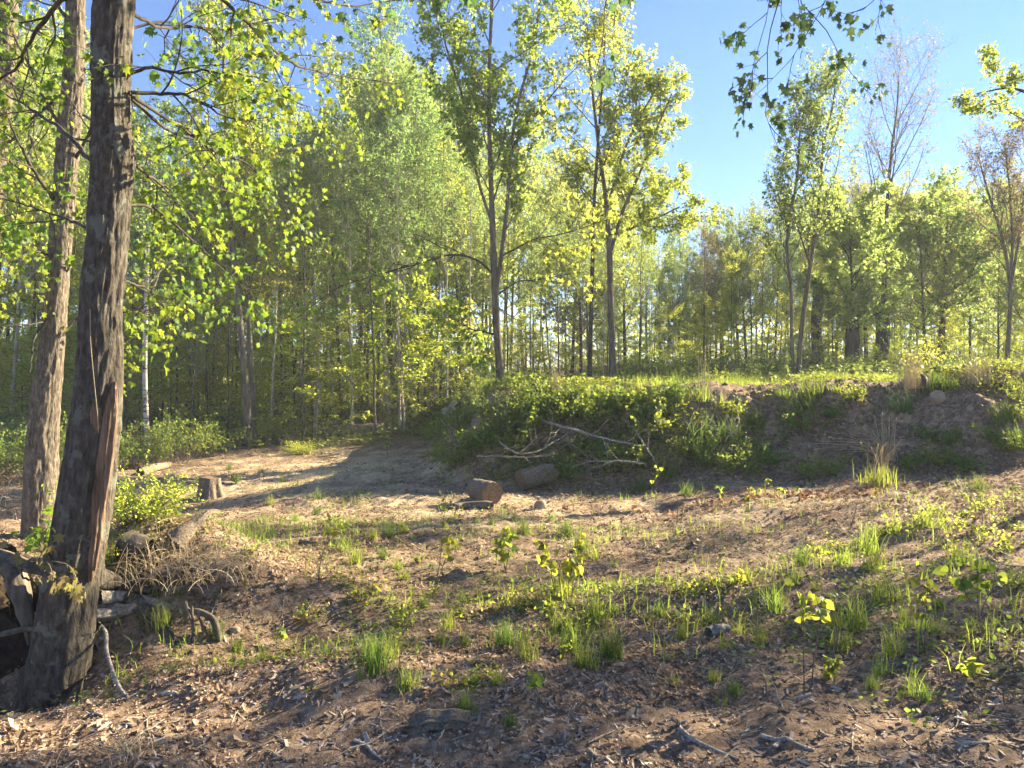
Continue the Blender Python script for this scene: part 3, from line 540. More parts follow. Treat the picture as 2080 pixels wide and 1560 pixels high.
c, r = hi_trunk([(-75, 1130, 80), (-60, 900, 62), (-40, 600, 56), (-18, 350, 50), (-4, 200, 50), (8, 60, 48), (12, -60, 46), (15, -600, 30)], 8.8, 120)
MB().add(*tubes(c-o3, r, 50, bark_relief(.01, 8, 3.5, 25, .3, -.3-o3[2]))).build('trunk', M['bark_rough'], t3)
for pts, r0, n2 in [([(5, 100, 8.8), (60, 250, 8.6), (110, 420, 8.9)], .015, 12), ([(0, 260, 8.8), (30, 400, 9), (60, 520, 9.2)], .015, 12), ([(5, 30, 8.8), (70, 60, 9), (130, 40, 9.4)], .015, 8)]:
    cc = spline(np.array([P(*p)-o3 for p in pts]), 24); leafy_limb(rng, t3, cc, r0, n2=n2, l2=.7, n3=5, l3=.3, ls=.055, bark='bark_dark', mat='maple_mid')

# ------------------------------------------------------------------ overhead maple just outside the right of the frame; its boughs droop into view
rng = np.random.default_rng(103)
t4 = empty('maple_tree', (5.2, 2.6, T(5.2, 2.6)), 'drooping maple boughs hanging into the sky at the top right', 'tree'); o4 = np.array(t4.location)
c = spline(np.array([[5.2, 2.6, o4[2]-.2], [5.15, 2.7, 2], [5.0, 2.9, 4.5], [4.9, 3.0, 7.5], [5, 3, 10]])-o4, 60)
MB().add(*tubes(c, np.linspace(.17, .07, 60), 40, bark_relief(.006, 7, 3.5, 35))).build('trunk', M['bark_near'], t4)
tp = np.array([4.95, 2.95, 5.2])-o4
def bough(pts, r0, **k):
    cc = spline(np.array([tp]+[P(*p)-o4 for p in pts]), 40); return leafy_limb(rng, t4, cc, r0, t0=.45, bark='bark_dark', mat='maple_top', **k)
bk = dict(l2=.32, n3=3, l3=.13, nl=5, ls=.052)
bough([(1700, -250, 4.4), (1600, -60, 4.6), (1568, 60, 4.7), (1566, 160, 4.7), (1560, 220, 4.7), (1590, 300, 4.75)], .013, n2=9, r1=.12, **bk)
bough([(1720, -200, 4.4), (1560, -100, 4.6), (1555, 20, 4.7), (1530, 130, 4.7), (1505, 230, 4.7)], .010, n2=8, r1=.12, **bk)
bough([(1750, -200, 4.4), (1620, -40, 4.6), (1680, 50, 4.8), (1715, 110, 5), (1745, 150, 5.1)], .012, n2=9, r1=.15, **bk)
bough([(1800, -180, 4.4), (1700, -20, 4.6), (1620, 110, 4.9), (1540, 190, 5)], .010, n2=8, r1=.12, **bk)
bough([(1900, -150, 4.3), (1800, -40, 4.5), (1760, 5, 4.6), (1720, 20, 4.6)], .012, n2=8, r1=.15, **bk)
bough([(1500, -300, 5), (1300, -150, 6), (1230, -20, 7), (1215, 100, 7.5), (1185, 200, 7.8), (1170, 250, 8)], .02, n2=8, r1=.12, l2=.5, n3=3, l3=.2, nl=4, ls=.085)
bough([(1500, -280, 5), (1330, -120, 5.5), (1300, -30, 5.6), (1330, 0, 5.6)], .012, n2=4, r1=.12, **bk)
bough([(1400, -300, 5), (1130, -150, 6), (900, -60, 7), (760, -20, 7.4), (700, 0, 7.6)], .02, n2=14, r1=.15, l2=.5, n3=4, l3=.25, nl=4, ls=.085)

# ------------------------------------------------------------------ individually placed trees of the middle distance
def stem(pts, Y, K=40, sides=14, base=(0, 0, 0), amp=.006):
    a = np.array([[*P(p[0], p[1], Y if len(p) < 4 else p[3]), p[2]/2/F*Y*.62] for p in pts]); s = spline(a, K); s[:, :3] -= base
    s[:, 3] = np.maximum(s[:, 3], .008); return s[:, :3], s[:, 3], sides
def hero(name, label, stems, Y, sty, bark, seed, H=8, limbs=(), group=None, **over):
    rng = np.random.default_rng(seed); p0 = stems[0][0]; b = P(p0[0], p0[1], Y); b[2] = min(b[2], T(b[0], b[1]))
    t = empty(name, b, label, 'tree', group); wd, lf = MB(), MB()
    st = [stem(s, Y, base=b) for s in stems]
    st0 = st[0][0]; st0[0, 2] = -.12
    grow(rng, st[:1], H, sty, wd, lf, **over)
    if len(st) > 1: o2_ = dict(over); o2_['t1'] = over.get('t1b', .2); grow(rng, st[1:], H*.8, sty, wd, lf, **{k: v for k, v in o2_.items() if k != 't1b'})
    wd.build('trunk', M[bark], t); lf.build('crown', M[over.get('mat', STY[sty]['mat'])], t, smooth=False)
    for l in limbs:
        rb = np.random.default_rng(seed+5); cc = spline(np.array([P(*p)-b for p in l[0]]), 30)
        leafy_limb(rb, t, cc, l[1], n2=l[2], l2=l[3], n3=6, l3=l[3]*.45, nl=6, ls=.09, mat=over.get('mat', STY[sty]['mat']), tm=L_LOBE, bark='bark_dark', up=.1, t0=.15, r1=.2)
    return t
YC = 16.0
hero('maple_tree', 'tall forked maple standing alone at the back edge of the bank, centre', [
  [(1017, 815, 32), (1014, 740, 26), (1008, 650, 24), (1004, 560, 23), (1000, 450, 19), (996, 330, 15), (993, 200, 13), (997, 60, 11), (1003, -80, 9), (1010, -300, 5)],
  [(1008, 600, 15), (1018, 520, 14), (1030, 420, 12), (1038, 300, 10), (1055, 200, 9), (1085, 90, 8), (1098, -20, 7), (1110, -200, 4)],
  [(998, 450, 9), (975, 380, 9), (957, 300, 8), (940, 200, 7), (905, 90, 6), (880, -40, 4)]],
  YC, 'maple', 'bark', 201, H=8.5, t1=.32, t1b=.15, n1=18, nl=7, l1=.19, up1=.9, a1=40, ls=.078,
  limbs=[([(1003, 560, 16), (970, 530, 15.8), (920, 520, 15.5), (850, 535, 15.2), (760, 560, 14.9), (680, 590, 14.6), (600, 650, 14.4)], .024, 20, .9),
         ([(1008, 600, 16), (1050, 575, 15.8), (1110, 565, 15.6), (1190, 555, 15.4)], .02, 8, .8), ([(1020, 520, 16), (1080, 490, 15.8), (1160, 470, 15.6), (1260, 440, 15.4)], .02, 12, .8),
         ([(1006, 680, 16), (960, 670, 15.8), (900, 640, 15.6)], .02, 12, .7), ([(1040, 300, 16), (1080, 240, 16), (1140, 170, 16), (1180, 130, 16)], .03, 10, .8), ([(1004, 640, 16), (985, 700, 15.8), (975, 745, 15.7)], .012, 8, .35)])
hero('ash_tree', 'slim straight trunk just left of the thicker grey trunk behind the bank', [[(1197, 810, 17), (1199, 700, 14), (1203, 560, 13), (1206, 430, 11), (1214, 300, 9), (1225, 150, 6), (1230, 50, 3)]], 18, 'maple', 'bark_dark', 203, H=8, t1=.4, n1=16, l1=.2, nl=6, ls=.07)
hero('oak_tree', 'thick grey trunk behind the bank with limbs reaching right into the sky', [
  [(1246, 810, 28), (1243, 700, 22), (1240, 600, 20), (1238, 500, 18), (1230, 400, 14), (1215, 290, 11), (1200, 150, 8), (1190, 20, 4)],
  [(1238, 520, 12), (1265, 430, 11), (1300, 350, 9), (1335, 260, 7), (1365, 190, 4)],
  [(1240, 480, 9), (1290, 460, 8), (1340, 440, 6), (1380, 420, 4)],
  [(1240, 400, 9), (1270, 300, 8), (1310, 220, 6), (1340, 170, 3)]], 18, 'yellow', 'bark', 204, H=7, t1=.4, t1b=.25, n1=12, l1=.17, nl=7, ls=.07, mat='maple_mid')
hero('aspen_tree', 'leaning pair of pale aspens with fluttering blue green leaves on the right', [
  [(1620, 775, 17), (1627, 680, 15), (1640, 580, 14), (1656, 470, 11), (1667, 380, 9), (1672, 300, 8), (1690, 220, 5), (1700, 150, 3)],
  [(1612, 770, 12), (1608, 680, 11), (1607, 590, 10), (1598, 500, 10), (1608, 430, 9), (1620, 350, 8), (1625, 270, 5), (1640, 190, 3)]], 17, 'aspen', 'bark', 205, H=6.4, t1=.34, t1b=.32, n1=22, l1=.24, nl=8, ls=.055)
hero('budding_tree', 'tall tree barely in leaf with bare upswept twigs against the sky', [
  [(1788, 745, 28), (1789, 680, 23), (1795, 600, 16), (1798, 500, 12), (1803, 400, 10), (1812, 300, 8), (1822, 220, 5), (1826, 165, 3)]], 24, 'bud', 'bark', 206, H=8.5, t1=.35, n1=17, nl=4)
hero('budding_tree', 'tree with several upright stems and tan buds at the right edge', [
  [(2044, 745, 16), (2050, 660, 13), (2052, 590, 12), (2040, 500, 9), (2010, 400, 7), (1985, 310, 3)],
  [(2052, 590, 10), (2056, 500, 8), (2052, 400, 6), (2040, 290, 4)], [(2052, 590, 9), (2070, 480, 8), (2085, 350, 6), (2095, 250, 4)]], 22, 'bud', 'bark', 207, H=6, t1=.42, t1b=.15, n1=13, nl=4, l1=.24)
hero('oak_tree', 'round yellow green crown on a thick dark trunk on the right', [[(1912, 745, 26), (1913, 680, 20), (1916, 600, 14), (1920, 520, 9), (1925, 440, 4)]], 26, 'yellow', 'bark_dark', 208, H=6.4, t1=.3)
hero('oak_tree', 'broad yellow green young oak between the aspens and the bare topped tree', [[(1738, 760, 10), (1736, 680, 9), (1732, 600, 8), (1728, 520, 6), (1725, 450, 3)]], 22, 'yellow', 'bark_dark', 209, H=5, t1=.2, n1=22)
hero('oak_tree', 'dark oak boughs entering the sky from the right edge', [[(2240, 760, 40), (2230, 500, 32), (2190, 330, 22), (2130, 220, 14), (2060, 180, 8), (1985, 190, 4)]], 14, 'yellow', 'bark_dark', 210, H=6, t1=.55, n1=12, l1=.14, nl=6, mat='maple_mid', ls=.07)
# the wood's edge on the left
hero('maple_tree', 'thick rough trunk of the twin pair in the left wood', [[(506, 900, 26), (498, 780, 22), (487, 650, 20), (474, 520, 19), (466, 420, 16), (460, 300, 14), (456, 180, 11), (452, 40, 7), (450, -60, 4)]], 20, 'maple', 'bark', 211, H=10, t1=.35, n1=20, l1=.17)
hero('maple_tree', 'thinner brown trunk of the twin pair in the left wood', [[(518, 900, 17), (511, 760, 15), (505, 640, 14), (497, 520, 12), (497, 400, 9), (503, 280, 5)]], 20.5, 'wood', 'bark', 212, H=8, t1=.35)
hero('birch_tree', 'white birch trunk behind the nearest maple on the left', [[(302, 945, 18), (297, 850, 16), (294, 740, 15), (297, 620, 14), (300, 500, 11), (305, 380, 8), (308, 260, 4)]], 18, 'aspen', 'birch', 213, H=8, t1=.45, n1=16)
hero('birch_tree', 'slender white birch leaning left at the end of the sandy track', [[(848, 872, 12), (840, 800, 11), (828, 700, 11), (820, 620, 11), (822, 500, 10), (832, 380, 10), (842, 270, 7), (850, 190, 4)]], 24, 'aspen', 'birch', 214, H=10, t1=.5, n1=22)
hero('aspen_tree', 'straight tall aspen with pale upper trunk left of the leaning birch', [[(790, 872, 17), (785, 780, 16), (779, 650, 15), (776, 520, 13), (779, 380, 12), (782, 260, 10), (778, 150, 7), (772, 40, 4)]], 24, 'aspen', 'bark_pale', 215, H=12, t1=.45, n1=26)
hero('aspen_tree', 'dark slim trunk close behind the straight tall aspen', [[(798, 872, 12), (796, 760, 11), (793, 640, 10), (790, 500, 8), (800, 360, 6), (815, 240, 3)]], 26, 'aspen', 'bark_dark', 216, H=10, t1=.5, n1=18)
hero('maple_tree', 'slightly crooked slim trunk midway between the twin pair and the tall aspen', [[(660, 880, 10), (652, 780, 10), (640, 660, 9), (636, 540, 8), (642, 400, 7), (650, 280, 4)]], 25, 'wood', 'bark_pale', 217, H=9, t1=.4)
hero('maple_tree', 'slim trunk bowed left standing before the dark wood right of the twin pair', [[(592, 890, 9), (605, 780, 10), (612, 690, 10), (600, 580, 8), (590, 440, 7), (585, 330, 4)]], 24, 'wood', 'bark_pale', 218, H=9, t1=.45)
hero('maple_tree', 'leaning thin grey stem crossing left of the leaning birch', [[(730, 875, 8), (738, 760, 8), (745, 640, 7), (752, 500, 6), (750, 380, 3)]], 26, 'wood', 'bark', 219, H=8, t1=.4)
# broken snags on the right
def snag(px, py, w, h, Y, label, seed):
    rng = np.random.default_rng(seed); b = P(px, py, Y); b[2] = T(b[0], b[1])-.1
    hh = h/F*Y; K = 30; z = np.linspace(0, hh, K); c = np.stack([.04*np.sin(z*2+seed), 0*z, z], -1); r = w/2/F*Y*(1.15-.2*z/hh)
    v, q = tubes(c, r, 30, bark_relief(.015, 6, 3, seed))
    top = v.reshape(K, 30, 3); top[-1, :, 2] += rng.uniform(-.1, .35, 30); top[-2, :, 2] += rng.uniform(-.05, .1, 30)
    mb = MB(); mb.add(v, q); ctr = np.array([[0, 0, hh*.93]]); mb.add(np.vstack([top[-1], ctr]), np.array([(i, (i+1) % 30, 30) for i in range(30)]))
    o = mb.build('broken_snag', M['bark_dark']); o.location = b; tag(o, label, 'snag')
snag(1734, 775, 26, 95, 22, 'short dark broken snag among the shrubs right of the aspens', 3)
snag(1790, 765, 26, 150, 23, 'taller dark snag beside the foot of the bare topped tree', 5)
snag(1661, 770, 20, 180, 25, 'dark broken trunk directly right of the leaning aspens', 8)

# ------------------------------------------------------------------ the woods: prototypes and copies
ORD = ['first', 'second', 'third', 'fourth', 'fifth', 'sixth', 'seventh', 'eighth', 'ninth', 'tenth', 'eleventh', 'twelfth', 'thirteenth', 'fourteenth', 'fifteenth', 'sixteenth', 'seventeenth', 'eighteenth', 'nineteenth', 'twentieth']
PR = {
 'wood': [proto('maple_tree', 'wood', 12, .075, 'bark', 301, n1=22), proto('maple_tree', 'wood', 12, .06, 'bark_dark', 302, n1=20, t1=.4)],
 'aspen': [proto('aspen_tree', 'aspen', 13, .07, 'bark_pale', 303), proto('aspen_tree', 'aspen', 13, .08, 'bark', 304, t1=.45)],
 'yellow': [proto('oak_tree', 'yellow', 8, .075, 'bark_dark', 305), proto('oak_tree', 'yellow', 8, .08, 'bark', 306, t1=.25)],
 'bud': [proto('budding_tree', 'bud', 10, .07, 'bark', 307), proto('budding_tree', 'bud', 10, .08, 'bark_dark', 308, nl=7)],
 'beech': [proto('beech_sapling', 'beech', 5, .028, 'bark', 309), proto('beech_sapling', 'beech', 5, .022, 'bark_pale', 310, n1=18), proto('beech_sapling', 'beech', 5, .03, 'bark_dark', 311, n1=26, t1=.05)],
}
PR['pole'] = [proto('young_aspen', 'aspen', 11, .05, 'bark_pale', 312, n1=14, t1=.55, nl=7), proto('young_aspen', 'aspen', 11, .045, 'bark_dark', 313, n1=12, t1=.5, nl=7), proto('young_aspen', 'aspen', 11, .055, 'bark', 314, n1=12, t1=.6, nl=7)]
def pine_proto():
    rng = np.random.default_rng(320); root = empty('pine_tree', (0, 0, -100)); H = 12
    c = trunk_path(rng, H, 14, .005, .004); r = .11*(1-.85*np.linspace(0, 1, 14)); wd, lf = MB(), MB(); wd.add(*tubes(c, r, 8))
    A, AR = spawn(rng, c[None], r[None], 60, .3, .99, 80, 8, 1.9, .25, 6, .08, .5, .008, lambda t: 1.1-.9*t); wd.add(*tubes(A, AR, 4))
    B, BR = spawn(rng, A, AR, 7, .3, 1, 45, 10, .5, .2, 4, .1, .6, .003); wd.add(*tubes(B, BR, 3))
    leaf_on(rng, lf, B, 40, .11, L_NEED, .1, -.2, .012, wid=1.3); wd.build('trunk', M['bark_dark'], root); lf.build('crown', M['pine'], root, smooth=False); root['H'] = H; return root
PR['pine'] = [pine_proto()]
used = set()
def put(kind, px, Y, top_py, label, group, rng, sxy=1.0, X=None):
    x = (px-CX)/F*Y if X is None else X; z = T(x, Y); top = CZ-(top_py-HZ)/F*Y
    k = int(rng.integers(len(PR[kind]))); p = PR[kind][k]; s = max((top-z)/p['H'], .25)
    loc = (x, Y, z-.05); rz = rng.uniform(0, TAU); scl = (s*sxy, s*sxy, s); tl = (rng.normal(0, .025), rng.normal(0, .025))
    cat = 'sapling' if kind == 'beech' else 'tree'
    if (kind, k) in used: o = dup(p, loc, rz, scl, label, group, tl, cat)
    else:
        used.add((kind, k)); o = p; o.location = loc; o.rotation_euler = (*tl, rz); o.scale = scl; tag(o, label, cat, group)
    return o
rng = np.random.default_rng(400)
def sky_l(px): return np.interp(px, [-200, 60, 200, 330, 450, 520, 700, 800, 900, 1000, 1150, 1300, 1400, 1480, 1600, 1800, 2000, 2200], [60, 60, 230, 330, 310, 270, 230, 100, 240, 280, 330, 390, 470, 470, 440, 400, 400, 380])
WL = 'slim leafy tree deep in the dense wood on the left'; WG = 'trees of the dense left wood'
def scat_wood(n, p0, p1, y0, y1, kinds, wts, lab, grp, dtop, sxy=1.0, mx=0):
    i = 0
    pxs = (np.arange(n)+rng.uniform(-.45, .45, n)+.5)/n*(p1-p0)+p0; rng.shuffle(pxs)
    for px in pxs:
        Y = rng.uniform(y0, y1); k = rng.choice(kinds, p=wts); tp_ = sky_l(px)+abs(rng.normal(0, dtop))+rng.uniform(-30, 60)
        put(k, px, Y, tp_, lab[k], grp, rng, sxy)
scat_wood(62, -160, 900, 21, 42, ['wood', 'aspen', 'yellow'], [.6, .3, .1], {'wood': WL, 'aspen': 'pale stemmed aspen deep in the dense wood on the left', 'yellow': 'small yellow green oak deep in the dense wood on the left'}, WG, 110)
scat_wood(34, -160, 920, 40, 62, ['wood', 'aspen'], [.6, .4], {'wood': WL, 'aspen': 'pale stemmed aspen deep in the dense wood on the left'}, WG, 60, 1.2)
scat_wood(32, 880, 1420, 26, 48, ['wood', 'aspen', 'yellow', 'bud'], [.45, .2, .25, .1], {'wood': 'leafy tree in the sunlit wood behind the central bank', 'aspen': 'aspen in the sunlit wood behind the central bank', 'yellow': 'yellow green oak in the sunlit wood behind the central bank', 'bud': 'sparse budding tree behind the central bank'}, 'trees behind the central bank', 90)
scat_wood(80, 1380, 2250, 25, 52, ['wood', 'aspen', 'yellow', 'bud'], [.25, .12, .43, .2], {'wood': 'leafy green tree in the pale tree line on the right', 'aspen': 'aspen in the pale tree line on the right', 'yellow': 'yellow green oak in the pale tree line on the right', 'bud': 'budding tree in the pale tree line on the right'}, 'trees of the tree line on the right', 35)
scat_wood(34, 180, 900, 20.5, 27, ['pole'], [1.0], {'pole': 'thin pole tree'}, 'trees of the dense left wood', 90)
scat_wood(12, 900, 1400, 21, 28, ['pole'], [1.0], {'pole': 'thin pole tree'}, 'trees behind the central bank', 90)
put('pine', 380, 30, 250, 'dark pine showing above the leaves left of the twin trunks', None, rng)
put('pine', 300, 33, 210, 'dark pine between the nearest maple and the other pine', None, rng)
# understory saplings
def scat_sap(n, p0, p1, y0, y1, t0, t1, lab, grp):
    pxs = (np.arange(n)+rng.uniform(-.45, .45, n)+.5)/n*(p1-p0)+p0; rng.shuffle(pxs)
    for px in pxs: put('beech', px, rng.uniform(y0, y1), rng.uniform(t0, t1), lab, grp, rng, rng.uniform(1.0, 1.5))
scat_sap(105, -150, 900, 21, 42, 570, 760, 'small sapling with flat sprays of fresh leaves under the left wood', 'saplings under the left wood')
scat_sap(40, 880, 1420, 27, 42, 600, 720, 'leafy sapling in the wood behind the central bank', 'saplings behind the central bank')
scat_sap(62, 1400, 2200, 23, 40, 590, 710, 'leafy sapling below the tree line on the right', 'saplings below the right tree line')
# trees beyond the right edge: their shade falls across the clearing
off_ = []
for X, Y, Hh, k in [(9.3, 7.4, 6.5, 'wood'), (11.5, 7.0, 7.5, 'aspen'), (8.8, 4.0, 6.5, 'wood'), (10.5, 9.6, 7, 'aspen'), (9.6, 11.4, 6.8, 'aspen'), (11.2, 10.6, 11.5, 'wood'), (13.5, 11.0, 12, 'aspen'), (20, 11, 10, 'wood')]:
    off_.append(put(k, 0, Y, HZ-(Hh-CZ)/Y*F, 'tree', 'trees beyond the right edge', rng, 1.0, X))
for i, o in enumerate(sorted(off_, key=lambda o_: o_.location.length)): o['label'] = f'tree beyond the right edge of the view, {ORD[i]} nearest to the camera'

# ------------------------------------------------------------------ shrubs
def shrub_proto(name, seed, H, n, mat, ls, tm, nl=7, spread=.5, bark='twig', up=.2, nb=5):
    rng = np.random.default_rng(seed); root = empty(name, (0, 0, -100)); wd, lf = MB(), MB(); K = 6
    a = rng.uniform(0, TAU, n); d = nrm(np.stack([np.cos(a)*spread, np.sin(a)*spread, rng.uniform(.5, 1.1, n)], -1)); p = np.zeros((n, K, 3)); p[:, 0, :2] = rng.normal(0, .08*H, (n, 2)); p[:, 0, 2] = -.04
    L = H*rng.uniform(.6, 1.15, n)
    for j in range(1, K):
        d = nrm(d+rng.normal(0, .12, d.shape)+np.array([0, 0, -.05])); p[:, j] = p[:, j-1]+d*(L/(K-1))[:, None]
    R = np.repeat(np.linspace(.006, .002, K)[None], n, 0)*H; wd.add(*tubes(p, R, 4))
    B, BR = spawn(rng, p, R, nb, .25, 1, 50, 12, .28*H, up, 4, .15, .6, .0015); wd.add(*tubes(B, BR, 3))
    leaf_on(rng, lf, B, nl, ls, tm, .15, .1, .02, nup=1.0); leaf_on(rng, lf, p[:, 2:], nl, ls, tm, .1, .1, .03, nup=1.0)
    wd.build('stems', M[bark], root); lf.build('leaves', M[mat], root, smooth=False); return root
class Maker:
    def __init__(s, protos): s.p = protos; s.u = set()
    def put(s, k, loc, rz, scl, label, group, cat, tilt=(0, 0)):
        k %= len(s.p); p = s.p[k]
        if k in s.u: return dup(p, loc, rz, scl, label, group, tilt, cat)
        s.u.add(k); p.location = loc; p.rotation_euler = (tilt[0], tilt[1], rz); p.scale = (scl,)*3 if np.isscalar(scl) else scl; tag(p, label, cat, group); return p
bram = Maker([shrub_proto('bramble', 501+k, .6, 16, 'bramble', .055, L_LOBE, 7) for k in range(3)])
thick = Maker([shrub_proto('leafy_shrub', 511+k, 1.5, 18, m_, .065, L_OVAL, 9) for k, m_ in enumerate(['floor', 'bramble', 'beech'])])
rng = np.random.default_rng(520)
# brambles over the bank (placed on the ground as seen)
bl = [(890, 900), (905, 870), (930, 890), (950, 860), (985, 850), (1000, 900), (1020, 870), (1040, 840), (1055, 880), (1080, 850), (1085, 820), (1110, 870), (1130, 835), (1150, 860), (1165, 820), (1190, 845), (1215, 870), (1230, 830), (1260, 850), (1290, 835), (1300, 880), (1320, 845), (1345, 860), (1360, 840), (1330, 900), (1200, 930), (1240, 960), (1150, 975), (1040, 930), (960, 930), (930, 950), (1280, 960), (1390, 930), (1440, 920), (1480, 960), (1510, 930), (1560, 950), (1620, 880), (1500, 860), (1690, 970), (1640, 975), (1740, 820), (1700, 850), (1880, 900), (1930, 910), (1900, 950), (2010, 900), (2060, 860), (2050, 920), (1960, 960), (1850, 960), (2070, 820)]
for k, (px, py) in enumerate(bl):
    g_ = gp(px, py); left = px < 1400
    bram.put(k, g_, rng.uniform(0, TAU), rng.uniform(.55, 1.0)*(1 if left else .65), 'leafy bramble shrub in the tangle over the left end of the bank' if left else 'small leafy plant clinging to the shaded sandy face of the bank',
             'brambles on the left end of the bank' if left else 'plants on the sandy bank face', 'shrub', (rng.normal(0, .12), rng.normal(0, .12)))
for k in range(46):
    px = np.linspace(1290, 2200, 46)[k]+rng.uniform(-15, 15); Y = rng.uniform(16.5, 25); X = (px-CX)/F*Y
    thick.put(int(rng.choice([0, 1, 0, 2])), (X, Y, T(X, Y)), rng.uniform(0, TAU), rng.uniform(.3, .62), 'green shrub in the thicket behind the bank, right half', 'shrubs of the thicket behind the bank', 'shrub')
for k in range(40):
    px = rng.uniform(-100, 900); Y = rng.uniform(17.5, 26); X = (px-CX)/F*Y
    if Y < 17.5+(px-200)/700*7: Y += 6; X = (px-CX)/F*Y
    thick.put(int(rng.choice([0, 1])), (X, Y, T(X, Y)), rng.uniform(0, TAU), rng.uniform(.5, .95), 'green shrub along the edge of the left wood', 'shrubs along the edge of the left wood', 'shrub')
rng = np.random.default_rng(525)
for k in range(44):
    px = -60+k*21.5+rng.uniform(-10, 10); py = np.interp(px, [-60, 240, 420, 620, 860], [985, 962, 925, 893, 868])+rng.uniform(-14, 6); g_ = gp(px, py)
    thick.put(int(rng.choice([0, 1])), g_, rng.uniform(0, TAU), rng.uniform(.35, .75), 'green shrub along the edge of the left wood', 'shrubs along the edge of the left wood', 'shrub')
bush = shrub_proto('leafy_bush', 530, .8, 60, 'beech', .03, L_OVAL, 10, .8); g_ = gp(262, 1065); bush.location = g_; bush.scale = (.62, .62, .6)
tag(bush, 'bushy green shrub on the slope right of the nearest maple', 'shrub')
b2_ = dup(bush, gp(205, 1160), 2, .3, 'small bright green shrub at the foot of the nearest maple', None, (0, 0), 'shrub')
b3_ = dup(bush, gp(610, 925), 1, .6, 'small yellow green bush on the open sand before the left wood', None, (0, 0), 'shrub')

# ------------------------------------------------------------------ grass tufts
def tuft_proto(seed, n, h, lean, mat, name='grass_tuft', wd=.0036, sp=.045, K=5):
    rng = np.random.default_rng(seed); mb = MB(); hh = h*rng.uniform(.25, 1.15, n); mb.add(*blades(rng, np.zeros((n, 3)), hh, wd, K, lean, sp))
    return mb.build(name, M[mat])
tuft = Maker([tuft_proto(600+k, n_, .3, ln, m_) for k, (n_, ln, m_) in enumerate([(110, .45, 'grass'), (70, .65, 'grass'), (130, .4, 'grass_dark'), (50, .6, 'grass')])])
dtuft = Maker([tuft_proto(610+k, 130, .3, .5, 'grass_dark', sp=.07) for k in range(2)])
def zc(x0, y0, s, l): return [(x0+a/s, y0+b/s, h/s) for a, b, h in l]
regions = [
 ('on the mulch at the lower right', zc(1300, 1000, 2.667, [(555, 500, 90), (845, 490, 100), (960, 540, 60), (730, 650, 150), (610, 620, 60), (385, 710, 70), (640, 830, 150), (530, 770, 110), (460, 870, 70), (1045, 740, 90), (1150, 740, 150), (1090, 870, 110), (180, 1050, 70), (400, 1030, 60), (505, 1110, 60), (440, 1160, 60), (230, 800, 50)])),
 ('among the round leaved shoots far right', zc(1300, 1000, 2.667, [(1300, 600, 150), (1420, 610, 140), (1430, 730, 90), (1370, 900, 150), (1300, 1000, 110), (1260, 1080, 80), (1480, 1110, 140), (1540, 1140, 60), (1620, 640, 60), (1780, 760, 90), (1600, 780, 80), (1530, 760, 110), (1450, 500, 50), (2050, 500, 110), (1740, 400, 110), (1860, 440, 100)])),
 ('on the rise below the bank, right', zc(1300, 1000, 2.667, [(1100, 400, 110), (1230, 340, 140), (1270, 430, 130), (1370, 230, 90), (1600, 200, 110), (1540, 190, 70), (1250, 250, 60), (1000, 340, 50), (110, 670, 80), (50, 700, 60), (880, 400, 80)])),
 ('on the flat ground around the tall poplar shoot', zc(600, 1000, 2.786, [(265, 310, 50), (345, 400, 95), (440, 270, 60), (530, 260, 60), (615, 230, 50), (500, 380, 55), (580, 440, 60), (690, 410, 40), (665, 600, 50), (730, 660, 50), (200, 290, 50), (120, 130, 40), (900, 330, 60), (380, 530, 40), (620, 500, 40)])),
 ('in front of the two sawn logs', zc(600, 1000, 2.786, [(1240, 160, 50), (1110, 190, 40), (1030, 180, 30), (1290, 240, 80), (1450, 160, 60), (1535, 250, 85), (1220, 250, 60), (1380, 220, 50)])),
 ('around the pair of poplar shoots in the middle', zc(600, 1000, 2.786, [(1620, 340, 100), (1700, 380, 80), (1810, 420, 60), (1790, 560, 80), (1510, 590, 140), (1700, 730, 130), (1790, 940, 130), (1800, 700, 50), (1560, 640, 60)])),
 ('in the leaf litter of the middle foreground', zc(600, 1000, 2.786, [(860, 780, 120), (460, 1030, 170), (545, 950, 90), (365, 1080, 60), (640, 1120, 120), (825, 860, 60), (1310, 950, 140), (1560, 900, 170), (1640, 990, 130), (1200, 890, 140), (960, 880, 60), (960, 1260, 110), (1220, 1340, 50), (1010, 1100, 60), (1140, 1090, 50), (420, 960, 120), (1480, 800, 110)])),
 ('on the sandy slope around the stump', zc(0, 780, 2, [(930, 350, 24), (740, 430, 26), (1100, 490, 36), (1010, 620, 44), (900, 680, 44), (1080, 640, 34), (605, 660, 34), (1390, 680, 60), (1290, 470, 40), (1200, 560, 36), (960, 400, 36), (1060, 370, 30), (700, 380, 24), (820, 560, 30), (1150, 400, 36)])),
 ('among the roots right of the nearest maple', zc(0, 780, 2, [(655, 1000, 90), (875, 1030, 60), (1065, 1140, 70), (730, 860, 60), (960, 1090, 50)])),
]
rng = np.random.default_rng(640)
for where, lst in regions:
    lst = sorted(lst, key=lambda q_: q_[0]); N_ = len(lst)
    for i, (px, py, hp) in enumerate(lst):
        g_ = gp(px, py); h_ = hp/F*g_[1]; s = float(np.clip(h_/.215, .3, 1.8))
        tuft.put(int(rng.integers(4)), g_, rng.uniform(0, TAU), (s*rng.uniform(.9, 1.35), s*rng.uniform(.9, 1.35), s), f'{ORD[i]} from left of the grass tufts {where}', 'grass tufts ' + where, 'grass tuft', (rng.normal(0, .08), rng.normal(0, .08)))
bt = [(1060, 808), (1110, 812), (1150, 815), (1225, 805), (1270, 798), (1300, 800), (1330, 808), (1370, 800), (1420, 805), (1455, 822), (1345, 815), (1185, 812), (1590, 800), (1650, 800), (1700, 790), (1880, 790), (1900, 780), (1925, 785), (2060, 790)]
